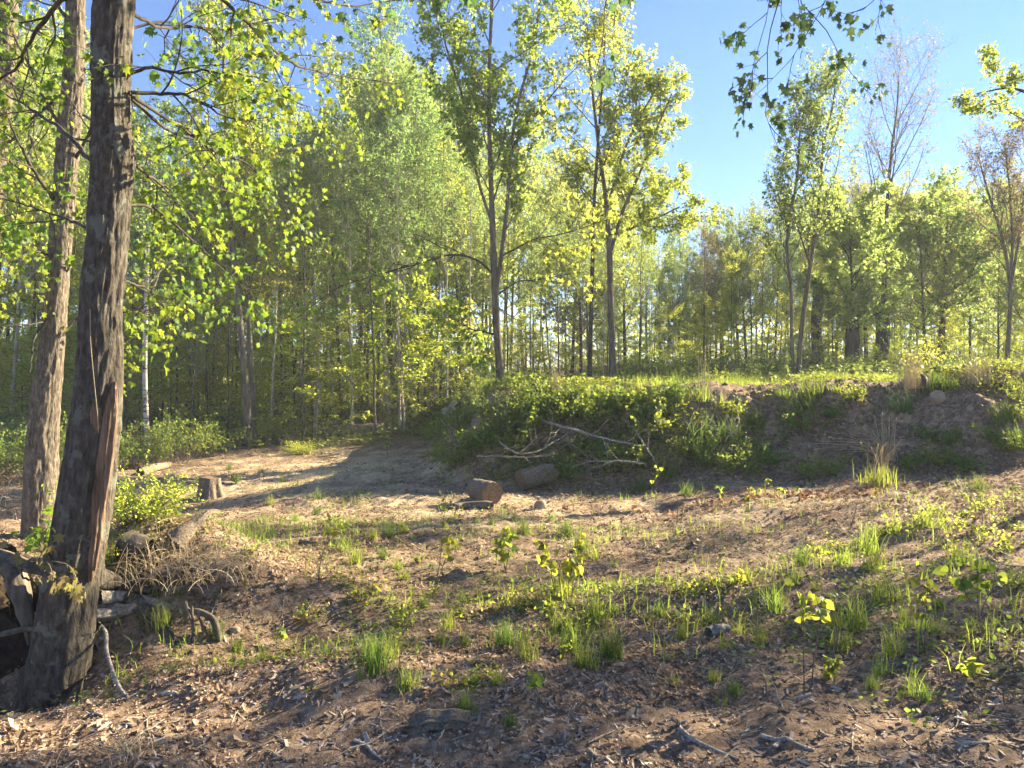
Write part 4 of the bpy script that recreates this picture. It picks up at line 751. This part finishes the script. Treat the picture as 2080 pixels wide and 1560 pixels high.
for i, (px, py) in enumerate(bt):
    g_ = gp(px, py+10); s = rng.uniform(.7, 1.25)
    tuft.put(int(rng.integers(4)), g_, rng.uniform(0, TAU), (s*1.6, s*1.6, s), f'{ORD[i]} from the left of the sunlit grass tufts along the bank crest', 'grass tufts along the bank crest', 'grass tuft')
ft = [(1629, 835, 1.7), (1535, 865, 1.1), (1480, 890, 1.3), (1425, 905, 1.8), (1440, 940, 1.6), (1350, 960, 1.5), (1520, 950, 1.2), (1395, 1000, .7), (1832, 832, 1.3), (1990, 990, .7), (2065, 905, 1.3), (1300, 990, 1.0), (2040, 850, 1.0)]
for i, (px, py, s) in enumerate(sorted(ft)):
    g_ = gp(px, py+8); dtuft.put(i, g_, rng.uniform(0, TAU), (s*1.1, s*1.1, s), f'{ORD[i]} from the left of the dark grass clumps on the shaded bank face', 'dark grass clumps on the bank face', 'grass clump', (.35, 0))
# seeded tuft and the dry arching clump on the bank
g_ = gp(1786, 985); st_ = empty('grass_clump', g_, 'green grass clump with brown seed heads below the dry arching clump', 'grass clump')
rng = np.random.default_rng(650); MB().add(*blades(rng, np.zeros((220, 3)), .25*rng.uniform(.4, 1.2, 220), .004, 5, .4, .11)).build('blades', M['grass'], st_)
n = 26; sp_ = np.zeros((n, 5, 3)); a = rng.uniform(0, TAU, n); L = rng.uniform(.35, .52, n); s5 = np.linspace(0, 1, 5)
sp_[:, :, 0] = rng.normal(0, .09, n)[:, None]+np.cos(a)[:, None]*.14*s5**2; sp_[:, :, 1] = rng.normal(0, .06, n)[:, None]+np.sin(a)[:, None]*.14*s5**2; sp_[:, :, 2] = L[:, None]*s5
mb = MB(); mb.add(*tubes(sp_, np.full((n, 5), .0014), 3)); hd = sp_[:, -2:]; mb.add(*tubes(np.stack([hd[:, 0]*.35+hd[:, 1]*.65, hd[:, 1]*.85+hd[:, 0]*.15, hd[:, 1]], 1), np.tile([.001, .007, .002], (n, 1)), 5)); mb.build('seed_heads', M['straw'], st_)
def dry_clump(px, py, hgt, n, label, seed, lean=.9, dirx=0., heads=True, sp=.05, name='dry_grass_clump', K=8, r=.0018):
    rng = np.random.default_rng(seed); g_ = gp(px, py); s = np.linspace(0, 1, K); a = rng.uniform(0, TAU, n); L = hgt*rng.uniform(.4, 1.1, n); le = lean*np.abs(rng.normal(.6, .45, n))
    p = np.zeros((n, K, 3)); dx = np.cos(a)+dirx; dy = np.sin(a)*.8
    p[:, :, 0] = rng.normal(0, sp, n)[:, None]+(dx*L*le)[:, None]*s**1.4; p[:, :, 1] = rng.normal(0, sp, n)[:, None]+(dy*L*le)[:, None]*s**1.4; p[:, :, 2] = L[:, None]*(s-.5*np.minimum(le, 1.3)[:, None]*s**2.2)
    e = empty(name, g_, label, 'dry grass'); mb = MB(); mb.add(*tubes(p, np.full((n, K), r)*np.linspace(1.2, .6, K), 3)); mb.build('stalks', M['straw'], e)
    if heads:
        m_ = max(6, n//5); hd = p[:m_, -2:]; mb = MB(); mb.add(*tubes(np.stack([hd[:, 1], hd[:, 1]*1.0+(hd[:, 1]-hd[:, 0])*.3, hd[:, 1]+(hd[:, 1]-hd[:, 0])*.6], 1), np.tile([.002, .008, .002], (m_, 1)), 5)); mb.build('seed_heads', M['straw'], e)
    return e
dry_clump(1800, 935, .55, 130, 'pale dry grass clump arching out of the shaded bank', 660, 1.1, -.5, r=.0034)
dry_clump(1852, 790, .55, 160, 'upright patch of dry straw on the bank crest behind the dark post', 661, .12, 0, False, .09)
dry_clump(1985, 780, .5, 120, 'dry straw leaning right on the crest near the right edge', 662, .5, -.4, False, .1)
dry_clump(1132, 800, .45, 60, 'pale feathery dead weed on the bank right of the central maple', 663, .35, -.2, True, .05)
dry_clump(1430, 810, .75, 20, 'bare pale stalks of a dead weed on the bank crest', 664, .18, 0, True, .03)
dry_clump(920, 900, .5, 40, 'feathery pale dead weed over the left end of the bank', 665, .5, -.6, True, .05)
dry_clump(265, 1545, .16, 26, 'small wisp of dry grass at the bottom left', 666, .9, 0, False, .03)
dry_clump(385, 1175, .26, 260, 'mat of dry straw draped over the rotten stump remains', 667, 1.2, .1, False, .2)
dry_clump(330, 1140, .24, 110, 'dry straw beside the dark rotten block of wood', 668, 1.2, .2, False, .14)
dry_clump(430, 1150, .2, 110, 'dry straw trailing right of the rotten stump remains', 669, 1.3, .3, False, .16)
dry_clump(830, 860, .7, 90, 'dry brown stalks at the foot of the leaning birch', 670, .25, 0, False, .18)

# ------------------------------------------------------------------ poplar shoots and small plants in the foreground
def shoot(px, py, tops, label, name='poplar_shoot', leafy=.45, ls=.05, nl=26, mat='poplar', seed=0, tm=L_HEART, r=.004, cat='sapling', wig=.006):
    rng = np.random.default_rng(seed+int(px*7+py)); g_ = gp(px, py); Y = g_[1]; e = empty(name, g_, label, cat); wd, lf = MB(), MB()
    for i, (tx, ty) in enumerate(tops):
        tpnt = P(tx, ty, Y+rng.uniform(-.05, .05))-g_; b = np.array([rng.normal(0, .015)*(i > 0), rng.normal(0, .015)*(i > 0), -.03])
        c = spline(np.array([b, b*.6+tpnt*.4+rng.normal(0, .012, 3), b*.25+tpnt*.75+rng.normal(0, .012, 3), tpnt]), 16); rad = r*np.linspace(1, .35, 16)
        wd.add(*tubes(c, rad, 6)); H_ = np.linalg.norm(tpnt)
        B, BR = spawn(rng, c[None], rad[None], max(4, nl//4), leafy, 1, 55, 12, .16*H_+.02, .3, 4, .12, .5, .0012); wd.add(*tubes(B, BR, 4))
        leaf_on(rng, lf, B, 3, ls, tm, .3, .7, .008, nup=.5); leaf_on(rng, lf, c[None, 10:], nl//3, ls, tm, .1, .6, .012, nup=.5)
    wd.build('stem', M['twig'], e); lf.build('leaves', M[mat], e, smooth=False); return e
shoot(880, 1215, [(905, 1015), (915, 1090)], 'tallest poplar shoot standing alone in the middle foreground', ls=.045, nl=22, leafy=.5)
shoot(1025, 1162, [(1036, 1078), (1020, 1095)], 'short bushy poplar shoot right of the tallest shoot', ls=.05, nl=36, leafy=.35)
shoot(1131, 1214, [(1100, 1100)], 'poplar shoot leaning left, the left one of a pair in the middle', ls=.05, nl=30)
shoot(1156, 1214, [(1182, 1100), (1160, 1130)], 'poplar shoot leaning right, the right one of a pair in the middle', ls=.05, nl=26)
shoot(647, 1187, [(674, 1062)], 'thin leaning poplar shoot left of the tallest shoot', ls=.045, nl=18, leafy=.6)
shoot(1097, 1440, [(1087, 1372)], 'tiny single stemmed seedling in the litter of the middle foreground', ls=.04, nl=8, leafy=.85, r=.002)
shoot(1634, 1407, [(1618, 1190), (1655, 1205)], 'two stemmed poplar shoot with grey green leaves, lower right', ls=.042, nl=18, leafy=.6)
shoot(1877, 1330, [(1882, 1175), (1862, 1200)], 'poplar shoot with pale round leaves right of the grey green one', ls=.034, nl=18, leafy=.45)
shoot(1997, 1289, [(1985, 1150), (1955, 1170), (2020, 1160)], 'poplar shoots with big backlit yellow leaves near the right edge', ls=.046, nl=18, leafy=.5)
shoot(1978, 1388, [(1975, 1345)], 'short thick sprout with cupped leaves at the lower right', ls=.045, nl=6, leafy=.7, r=.006)
shoot(1690, 1390, [(1682, 1342), (1700, 1345)], 'low leafy seedling cluster beside the two stemmed poplar shoot', ls=.03, nl=24, leafy=.4)
shoot(1333, 1037, [(1335, 935)], 'thin sapling before the shaded bank, right of the brush', ls=.045, nl=14, leafy=.35)
shoot(789, 930, [(789, 885)], 'small sapling standing on the sand track near the birch', ls=.07, nl=14, leafy=.3, r=.008)
shoot(1500, 1120+85, [(1508, 1165)], 'small leafy sprout left of the big grass tufts, lower right', ls=.035, nl=10, leafy=.4)
shoot(1465, 1020, [(1462, 985)], 'bright small plant below the sandy bank', ls=.04, nl=18, leafy=.3)
shoot(565, 1325, [(572, 1285)], 'pale single seedling in the hollow right of the roots', ls=.03, nl=6, leafy=.7, r=.002)
for i, (px, py, hp) in enumerate([(1521, 1015, 26), (1537, 1012, 22), (1554, 1013, 42), (1574, 1022, 34), (1583, 1020, 28), (1613, 1008, 20), (1512, 1020, 14)]):
    g_ = gp(px, py); h_ = hp/F*g_[1]; e = empty('fern_fiddlehead', g_, f'{ORD[i]} of the curled fern fiddleheads at the foot of the sandy bank', 'fern', 'fiddleheads at the foot of the bank')
    th = np.linspace(0, 1.6*math.pi, 14); rr_ = .03*(1-th/7); c = np.vstack([[0, 0, -.02], [0, 0, h_*.5], [0, 0, h_-.03], np.stack([.03-rr_*np.cos(th), 0*th, h_-.03+rr_*np.sin(th)], -1)])
    MB().add(*tubes(c, np.linspace(.006, .003, len(c)), 6)).build('stalk', M['poplar'], e)
    rng = np.random.default_rng(700+i); lf = MB(); leaf_on(rng, lf, c[None, -8:], 16, .03, L_OVAL, .1, 0, .008); leaf_on(rng, lf, c[None, -8:], 8, .02, L_OVAL, .1, 0, .008); lf.build('frond', M['poplar'], e, smooth=False)
# leafy seedlings on the right
lw = Maker([shrub_proto('leafy_weed', 540+k, .17, 7, 'poplar', .026, L_OVAL, 4, nb=3) for k in range(3)])
wl = sorted([(1840, 1075), (1870, 1060), (1905, 1045), (1935, 1075), (1960, 1050), (1990, 1090), (2030, 1060), (2065, 1080), (2000, 1040), (2050, 1120), (1950, 1130), (1930, 1190), (2060, 1200), (1780, 1090), (1700, 1120), (1620, 1130), (1440, 1205), (1380, 1210), (1395, 1270), (1665, 1130)])
for i, (px, py) in enumerate(wl):
    lw.put(i, gp(px, py), i*1.7, .7+.5*((i*37) % 10)/10, f'{ORD[i]} from the left of the leafy weeds on the right half of the clearing', 'leafy weeds on the right', 'weed')
wl = sorted([(870, 1215), (830, 1275), (950, 1260), (1010, 1240), (1060, 1235), (1110, 1250), (770, 1330), (820, 1250), (1180, 1290), (1210, 1270), (990, 1380), (930, 1395), (620, 1260), (740, 1230), (1150, 1330), (500, 1130), (700, 1080)])
for i, (px, py) in enumerate(wl):
    lw.put(i, gp(px, py), i*2.3, .6+.5*((i*53) % 10)/10, f'{ORD[i]} from the left of the leafy weeds in the middle of the clearing', 'leafy weeds in the middle', 'weed')

# ------------------------------------------------------------------ stump, logs, dead wood, stones
def stump(px, py, w, h, label, seed, mat='log'):
    rng = np.random.default_rng(seed); g_ = gp(px, py); R_ = w/2/F*g_[1]; H_ = h/F*g_[1]; e = empty('tree_stump', g_, label, 'stump'); K, S = 30, 60
    z = np.linspace(-.1, H_, K); c = np.stack([0*z, 0*z, z], -1); rad = R_*(1+.35*np.exp(-(z+.05)/.08)); v, q_ = tubes(c, rad, S, bark_relief(.012, 6, 3, seed, .3, 0))
    V = v.reshape(K, S, 3); V[-1, :, 2] += .02*np.sin(np.arange(S)/S*TAU)
    MB().add(v, q_).build('bark', M[mat], e); rim = V[-1]*np.array([.97, .97, 1]); mid = rim*np.array([.5, .5, 1])+np.array([0, 0, .002])
    MB().add(np.vstack([rim, mid, [[0, 0, rim[:, 2].mean()]]]), np.array([(i, (i+1) % S, S+(i+1) % S, S+i) for i in range(S)])).add(np.vstack([mid, [[0, 0, mid[:, 2].mean()]]]), np.array([(i, (i+1) % S, S) for i in range(S)])).build('cut_top', M['cut'], e)
stump(425, 1013, 42, 44, 'sawn tree stump on the sandy slope before the left wood', 801)
def log(a, b, ra, rb, label, seed, name='sawn_log', bark='log', cut='cut', cat='log', amp=.008, cuts=True, K=30, S=28, bend=.0):
    a, b = np.array(a, float), np.array(b, float); rng = np.random.default_rng(seed); m_ = (a+b)/2+rng.normal(0, 1, 3)*bend*np.linalg.norm(b-a)*np.array([1, 1, .2])
    o_ = (a+b)/2; c = spline(np.array([a, m_, b])-o_, K); rad = np.linspace(ra, rb, K)
    def f(Pts, rr, an):
        s = np.linspace(0, 6, K)[None, :, None]; d = fbm(np.cos(an)[None, None]*3+0*s, np.sin(an)[None, None]*3+0*s, s, s=seed, o=4); return rr*(1+.05*fbm(np.cos(an)[None, None]+0*s, np.sin(an)[None, None]+0*s, s*.4, s=seed+4, o=2))+amp*d
    v, q_ = tubes(c, rad, S, f); e = empty(name, o_, label, cat); MB().add(v, q_).build('bark', M[bark], e)
    if cuts:
        V = v.reshape(K, S, 3)
        for ring, fl in ((V[0], 1), (V[-1], 0)):
            ctr = ring.mean(0); rg = ctr+(ring-ctr)*.985; md = ctr+(ring-ctr)*.5
            MB().add(np.vstack([rg, md]), np.array([(i, (i+1) % S, S+(i+1) % S, S+i) for i in range(S)])).add(np.vstack([md, ctr[None]]), np.array([(i, (i+1) % S, S) for i in range(S)])).build('cut_end', M[cut], e)
    return e
g1 = gp(985, 1020); R_ = .20
log(g1+np.array([.10, -.14, R_*.62]), g1+np.array([-.13, .24, R_*.62]), R_*.68, R_*.66, 'short sawn log showing its dark cut end, lower left of the two', 811)
g2 = gp(1085, 992); log(g2+np.array([-.2, -.16, .14]), g2+np.array([.26, .10, .2]), .14, .13, 'short sawn log lying on its side in the weeds, upper right of the two', 812)
g3 = gp(1100, 1040)
def rock(px, py, w, h, label, seed, sink=.25, mat='stone'):
    g_ = gp(px, py); R_ = w/2/F*g_[1]; n1, n2 = 26, 36; th = np.linspace(0, math.pi, n1)[:, None]; ph = np.arange(n2)/n2*TAU
    x, y, z = np.sin(th)*np.cos(ph), np.sin(th)*np.sin(ph), np.cos(th)*np.ones(n2); d = 1+.22*fbm(x*1.3+seed, y*1.3, z*1.3, s=seed, o=3)
    d = np.minimum(d, 1.02+.1*np.sin(seed+x*2)); k = h/w*2
    V = np.stack([x*d*R_, y*d*R_*.8, z*d*R_*k*.75+R_*k*(.75-sink*1.5)], -1).reshape(-1, 3)
    q_ = np.array([(i*n2+j, i*n2+(j+1) % n2, (i+1)*n2+(j+1) % n2, (i+1)*n2+j) for i in range(n1-1) for j in range(n2)])
    o = MB().add(V, q_).build('rock', M[mat]); o.location = g_; tag(o, label, 'rock')
rock(1904, 815, 30, 20, 'angular tan boulder at the top of the sandy bank', 5); rock(1970, 836, 16, 10, 'rounded pale stone in the sandy bank face', 7)
rock(1099, 1033, 26, 16, 'pale stone on the ground before the sawn logs', 9); rock(528, 970, 12, 8, 'small grey stone on the sand right of the stump', 12)
rock(1640, 1002, 14, 7, 'flat stone at the foot of the sandy bank', 13); rock(478, 1286+0, 22, 10, 'small pale stone beside the arched root', 17)
rock(1442, 825, 24, 14, 'brown clod of earth on the bank crest, left of the sandy face', 19, mat='log'); rock(345, 972, 20, 9, 'stone at the near edge of the left wood', 23)
def dead(px1, py1, px2, py2, r0, r1, label, seed, lift1=0., lift2=0., mat='dead', name='dead_branch', bend=.06, cat='branch', amp=.002, S=10):
    a, b = gp(px1, py1), gp(px2, py2); a[2] += r0*.8+lift1; b[2] += r1+lift2
    c = [a]; 
    rng = np.random.default_rng(seed)
    for s in (.25, .5, .75):
        p_ = a*(1-s)+b*s+rng.normal(0, bend, 3)*np.linalg.norm(b-a)*np.array([1, 1, .25]); 
        if lift1+lift2 < .08: p_[2] = T(p_[0], p_[1])+r0
        c.append(p_)
    c.append(b); c = spline(np.array(c), 30); o_ = c[0].copy(); v, f = tubes(c-o_, np.linspace(r0, r1, 30), S, bark_relief(amp, 3, 8, seed)); o = MB().add(v, f).build(name, M[mat]); o.location = o_; tag(o, label, cat); return o
dead(198, 1300, 262, 1424, .011, .008, 'pale peeling stick leaning off the root mound below the nearest maple', 821, .08, 0, 'dead')
dead(285, 968, 345, 950, .085, .06, 'pale fallen log at the edge of the left wood', 822, mat='log', name='fallen_log', cat='log', bend=.02, amp=.01, S=20)
dead(640, 893, 780, 880, .17, .13, 'brown fallen log lying before the wood, left of the straight aspen', 823, mat='log', name='fallen_log', cat='log', bend=.02, amp=.02, S=20)
dead(672, 880, 740, 862, .08, .05, 'dark branch propped over the brown fallen log', 824, .1, .35, 'bark_dark')
dead(745, 880, 870, 884, .10, .06, 'thin log lying at the end of the sand track', 825, mat='log', name='fallen_log', cat='log', bend=.03)
dead(560, 905, 615, 893, .10, .05, 'broken grey log end left of the brown fallen log', 826, name='fallen_log', cat='log', amp=.02)
dead(355, 1128, 422, 1082, .07, .015, 'pointed broken log jutting up beyond the rotten stump', 827, 0, .12, 'log', 'broken_log', .02, 'log', .008, 16)
dead(190, 1265, 280, 1252, .035, .02, 'flat slab of grey bark lying across the root mound', 828, .05, .02, 'dead', 'bark_slab', .03, 'bark', .012, 12)
dead(905, 842, 935, 838, .11, .11, 'pale log end on top of the left shoulder of the bank', 829, name='fallen_log', cat='log', bend=.01, S=18)
dead(1440, 1298, 1480, 1290, .035, .022, 'weathered chunk of grey wood left of the big grass tufts', 830, name='wood_chunk', cat='wood', amp=.008)
dead(840, 1488, 950, 1476, .03, .022, 'rotting dark log half sunk in the soil at the bottom centre', 831, lift1=-.02, lift2=-.01, mat='log', name='rotten_log', cat='log', bend=.02, amp=.02, S=24)
dead(1380, 1485, 1500, 1550, .012, .006, 'long split sliver of wood at the bottom right', 832, name='wood_sliver', cat='wood', bend=.02)
dead(1545, 1500, 1655, 1536, .010, .006, 'pale stick lying at the bottom right', 833, bend=.03)
dead(330, 1418, 362, 1420, .012, .006, 'pale splinter on the dark soil below the root mound', 834, name='wood_sliver', cat='wood')
dead(1950, 1515, 2010, 1522, .010, .005, 'light stick near the bottom right corner', 835)
dead(1240, 1215, 1320, 1195, .010, .005, 'thin pale stick right of the pair of poplar shoots', 836)
dead(1375, 1085, 1400, 1064, .010, .006, 'pale stick on the flat ground before the bank', 837)
dead(610, 1105, 640, 1107, .02, .01, 'short brown billet left of the thin leaning shoot', 838, mat='log', name='wood_chunk', cat='wood')
dead(1000, 1035, 910, 1035, .05, .03, 'board like slab of brown wood in the shade before the sawn logs', 839, mat='log', name='wood_chunk', cat='wood')
dead(720, 1510, 790, 1560, .010, .006, 'pale stick pointing out of the bottom edge', 840)
dead(255, 1150, 300, 1160, .10, .08, 'dark rotten block of wood beside the straw right of the nearest maple', 841, .02, .02, 'bark_dark', 'rotten_block', .01, 'wood', .02, 18)
# arched root with sticks
g_ = gp(440, 1300)
ya_ = gp(410, 1300)[1]; s = spline(np.array([P(x_, y_, ya_+d_) for x_, y_, d_ in [(375, 1222, .12), (382, 1240, .1), (405, 1243, .05), (432, 1258, .02), (442, 1285, 0), (448, 1308, 0)]]), 40); o_ = s[-1].copy()
e = empty('arched_root', o_, 'grey arched root with short sticks propped under it', 'root'); MB().add(*tubes(s-o_, np.interp(np.linspace(0, 1, 40), [0, .3, .8, 1], [.012, .016, .02, .012]), 14, bark_relief(.003, 4, 8, 90))).build('root', M['bark'], e)
for x1, y1, x2, y2, r_ in [(378, 1228, 395, 1275, .012), (390, 1232, 392, 1290, .014), (402, 1250, 428, 1296, .012)]:
    c = spline(np.array([P(x1, y1, ya_+.03), P(x2, y2+8, ya_-.03)])-o_, 8); MB().add(*tubes(c, np.full(8, r_*.55), 8)).build('stick', M['bark'], e)
# crossing bleached branches over the brush on the bank
def brush(pts, r0, r1, label, seed, n2=6, l2=.5, mat='dead', name='dead_branch'):
    rng = np.random.default_rng(seed); c = spline(np.array([P(*p) for p in pts]), 40); c = c+np.array([0, -.5, 0])*(seed < 859); o_ = c[0].copy(); c = c-o_+np.cumsum(rng.normal(0, .004, c.shape), 0); r = np.linspace(r0, r1, 40)
    mb = MB(); mb.add(*tubes(c, r, 8)); B, BR = spawn(rng, c[None], r[None], n2, .2, .95, 45, 15, l2, 0, 7, .16, .6, .003); mb.add(*tubes(B, BR, 5)); C, CR = spawn(rng, B, BR, 3, .3, 1, 45, 15, l2*.35, 0, 4, .16, .6, .002); mb.add(*tubes(C, CR, 4))
    o = mb.build(name, M[mat]); o.location = o_; tag(o, label, 'branch')
brush([(1100, 852, 12.0), (1150, 868, 11.7), (1190, 880, 11.5), (1230, 892, 11.3), (1290, 905, 11.2)], .022, .01, 'bleached dead branch slanting down across the front of the bank', 851)
brush([(1015, 893, 11.5), (1050, 912, 11.3), (1090, 912, 11.3), (1130, 890, 11.6), (1155, 872, 11.8)], .014, .008, 'crooked pale branch crossing under the bleached one', 852)
brush([(970, 920, 11.2), (1010, 918, 11.2), (1060, 925, 11.1), (1130, 922, 11.1)], .01, .006, 'thin pale twiggy branch low on the shaded bank', 853)
brush([(1320, 935, 10.9), (1290, 880, 11.3), (1260, 850, 11.7)], .010, .005, 'thin grey shoot rising right of the bleached branch', 854, 3, .3)
brush([(1010, 850, 13.0), (980, 880, 12.6), (950, 910, 12.2)], .02, .01, 'dark limb in the brush at the left end of the bank', 855, 10, .5, 'bark_dark')
brush([(1060, 790, 13.4), (1020, 810, 13.3), (960, 870, 12.8), (900, 920, 12.3)], .03, .012, 'long brown limb draped down the left end of the bank', 856, 14, .5, 'twig')
brush([(1300, 935, 10.8), (1240, 932, 10.9), (1180, 930, 11.0)], .015, .006, 'grey branch lying in the dark hollow of the bank', 857, 8, .4)
brush([(1480, 830, 11.8), (1475, 860, 11.3), (1450, 890, 11.0)], .010, .005, 'exposed root dangling from the bank crest', 858, 2, .2)
brush([(700, 880, 22), (730, 868, 22), (760, 858, 22)], .03, .012, 'twiggy dead branch on the fallen logs by the wood', 859, 8, .7, 'twig')
# brush pile at the far left
for i, (x1, y1, x2, y2) in enumerate([(-60, 1050, 60, 1020), (-60, 1070, 50, 1045), (-40, 1035, 55, 1030), (-60, 1090, 40, 1062), (-20, 1015, 45, 1010)]):
    brush([(x1, y1, 9.5), ((x1+x2)/2, (y1+y2)/2+6*(i % 2)-3, 9.3), (x2, y2, 9.2)], .02, .01, f'{ORD[i]} grey stick of the brush pile behind the second trunk', 870+i, 5, .4)
# dead standing stems by the foreground
for i, (px, py, tx, ty) in enumerate([(1375, 1063, 1376, 1012), (1385, 1058, 1392, 1020), (2045, 1480, 2040, 1380), (1700, 1355, 1697, 1265), (1555, 1430, 1548, 1370), (1725, 1080, 1740, 1020)]):
    shoot(px, py, [(tx, ty)], ['dead upright twig before the shaded bank', 'slanting dead twig beside the upright one', 'dark dead stem at the lower right corner', 'bare stem among the tufts at the lower right', 'short dark stem beside the lower right sticks', 'dead twiggy stem on the rise at the right'][i], 'dead_sapling', nl=4, ls=.001, r=.006, cat='dead sapling')
# upturned root plate at the left edge with its grey trunk
def lump(cx, cy_, cz, rx, ry, rz_, name, label, mat, seed, cat, amp=.25):
    n1, n2 = 60, 90; th = np.linspace(0, math.pi, n1)[:, None]; ph = np.arange(n2)/n2*TAU; x, y, z = np.sin(th)*np.cos(ph), np.sin(th)*np.sin(ph), np.cos(th)*np.ones(n2)
    d = 1+amp*fbm(x*2+seed, y*2, z*2, s=seed, o=5); V = np.stack([x*d*rx, y*d*ry, z*d*rz_], -1).reshape(-1, 3); q_ = np.array([(i*n2+j, i*n2+(j+1) % n2, (i+1)*n2+(j+1) % n2, (i+1)*n2+j) for i in range(n1-1) for j in range(n2)])
    e = empty(name, (cx, cy_, cz), label, cat); MB().add(V, q_).build('soil_clod', M[mat], e); return e
rp = lump(-3.35, 4.55, -.12, .55, .42, .55, 'root_plate', 'upturned root plate at the left edge, shade put into its dark colour', 'rootsoil_shade', 5, 'root'); ob = np.array(rp.location)
roots(rp, [[(-40, 1120, 4.5, 30), (20, 1135, 4.3, 26), (60, 1150, 4.2, 20), (110, 1165, 4.15, 12)], [(-20, 1130, 4.35, 30), (25, 1160, 4.25, 40), (42, 1210, 4.2, 36), (56, 1270, 4.15, 20), (62, 1310, 4.15, 8)], [(0, 1290, 4.2, 6), (40, 1280, 4.1, 9), (72, 1278, 4.1, 5)]], 'bark', ob)
lump(*(gp(390, 1190)+np.array([0, .1, .02])), .26, .2, .12, 'rotten_stump', 'rotten remains of a stump under dry straw right of the nearest maple', 'log', 15, 'stump', .4)
# dark post stub on the crest
g_ = gp(1875, 800); c = np.array([[0, 0, -.1], [0, 0, .08], [.01, 0, .2], [-.02, 0, .27]]); o = MB().add(*tubes(spline(c, 16), np.interp(np.linspace(0, 1, 16), [0, .8, 1], [.045, .035, .012]), 12, bark_relief(.006, 4, 8, 95))).build('post_stub', M['bark_dark']); o.location = g_
tag(o, 'short dark broken stub of wood upright on the bank crest', 'stub')

# ------------------------------------------------------------------ haze volume added to stand in for veiling lens glare
hz = bpy.data.materials.new('haze_glare'); hz.use_nodes = True; n_ = hz.node_tree; n_.nodes.clear(); pv = n_.nodes.new('ShaderNodeVolumePrincipled'); om = n_.nodes.new('ShaderNodeOutputMaterial')
pv.inputs['Color'].default_value = (.93, .96, 1.0, 1); pv.inputs['Density'].default_value = .0015; pv.inputs['Anisotropy'].default_value = .15; n_.links.new(pv.outputs[0], om.inputs['Volume'])
hv = np.array([(x, y, z) for z in (-4.0, 24.0) for x, y in ((-720, -140), (720, -140), (720, 920), (-720, 920))], float)
tag(MB().add(hv, np.array([(3, 2, 1, 0), (4, 5, 6, 7), (0, 1, 5, 4), (1, 2, 6, 5), (2, 3, 7, 6), (3, 0, 4, 7)])).build('haze', hz, smooth=False), 'thin haze volume added for the bright veil of lens glare', 'haze', kind='stuff')

for k, lst in PR.items():
    for j, p in enumerate(lst):
        if (k, j) not in used:
            for c_ in list(p.children): bpy.data.objects.remove(c_)
            bpy.data.objects.remove(p)
# labels of the many look-alikes: which stretch of the picture's depth they stand in, and their order there
bpy.context.view_layer.update()
ORD2 = ORD+['%s' % w for w in ()]
ZL = [(-999, 250, 'behind the two near trunks'), (250, 455, 'between the white birch and the twin trunks'), (455, 640, 'just right of the twin trunks'), (640, 800, 'left of the straight tall aspen'), (800, 960, 'around the leaning birch')]
ZC = [(0, 1000, 'left of the central maple'), (1000, 1190, 'between the central and the grey trunked tree'), (1190, 1290, 'behind the thick grey trunk'), (1290, 1600, 'right of the thick grey trunk')]
ZR = [(0, 1450, 'under the open sky gap'), (1450, 1600, 'left of the leaning aspens'), (1600, 1700, 'behind the leaning aspens'), (1700, 1850, 'around the bare topped tree'), (1850, 1990, 'around the round crowned oak'), (1990, 9999, 'by the right edge')]
ZB = [(0, 960, 'at the left tip of the bank'), (960, 1060, 'below the central maple'), (1060, 1180, 'above the two sawn logs'), (1180, 1400, 'right of the two sawn logs'), (1400, 1600, 'in the hollow left of the sandy face'), (1600, 1800, 'on the sandy face left of the dry clump'), (1800, 1980, 'right of the dry arching clump'), (1980, 9999, 'at the right edge of the bank')]
SHORT = {'maple_tree': 'slim leafy maple', 'aspen_tree': 'slim aspen', 'oak_tree': 'yellow green oak', 'budding_tree': 'sparse budding tree', 'young_aspen': 'thin straight young aspen', 'beech_sapling': 'small leafy sapling', 'leafy_shrub': 'green shrub', 'bramble': 'leafy bramble'}
GZ_ = {'trees of the dense left wood': (ZL, 'in the left wood'), 'saplings under the left wood': (ZL, 'in the left wood'), 'shrubs along the edge of the left wood': (ZL, 'at the wood edge'), 'trees behind the central bank': (ZC, 'behind the bank'), 'saplings behind the central bank': (ZC, 'behind the bank'),
       'trees of the tree line on the right': (ZR, ''), 'saplings below the right tree line': (ZR, ''), 'shrubs of the thicket behind the bank': ([(0, 1400, 'behind the bank right of the thick grey trunk')]+ZR[1:], ''), 'brambles on the left end of the bank': (ZB, ''), 'plants on the sandy bank face': (ZB, '')}
bk_ = {}
for o in sc.objects:
    if o.parent is None and o.get('group') in GZ_:
        px = CX+o.location.x/o.location.y*F; zs, sfx = GZ_[o['group']]
        z_ = next((n_ for a_, b_, n_ in zs if a_ <= px < b_), zs[-1][2]); bk_.setdefault((o['group'], o.name.split('.')[0], z_, sfx), []).append((px, o))
for (gr_, nm_, z_, sfx), l_ in bk_.items():
    l_.sort(key=lambda q_: q_[0]); base = f'{SHORT.get(nm_, nm_)} {z_}'
    if gr_.startswith('plants'): base = base.replace('leafy bramble', 'leafy plant')
    if len(l_) > 14:
        md = sorted(o.location.y for _, o in l_)[len(l_)//2]; parts_ = [('front ', [q_ for q_ in l_ if q_[1].location.y < md]), ('rear ', [q_ for q_ in l_ if q_[1].location.y >= md])]
    else: parts_ = [('', l_)]
    for pre, l2_ in parts_:
      for i, (px, o) in enumerate(l2_): o['label'] = pre+base+(f', {ORD[i]} from left' if 1 < len(l2_) <= 20 else '')
    for i, (px, o) in enumerate([]):
        o['label'] = base if len(l_) == 1 else (f'{base}, {ORD[i]} from left' if len(l_) <= 14 else base)
for o in list(sc.objects):
    if 'H' in o.keys(): del o['H']
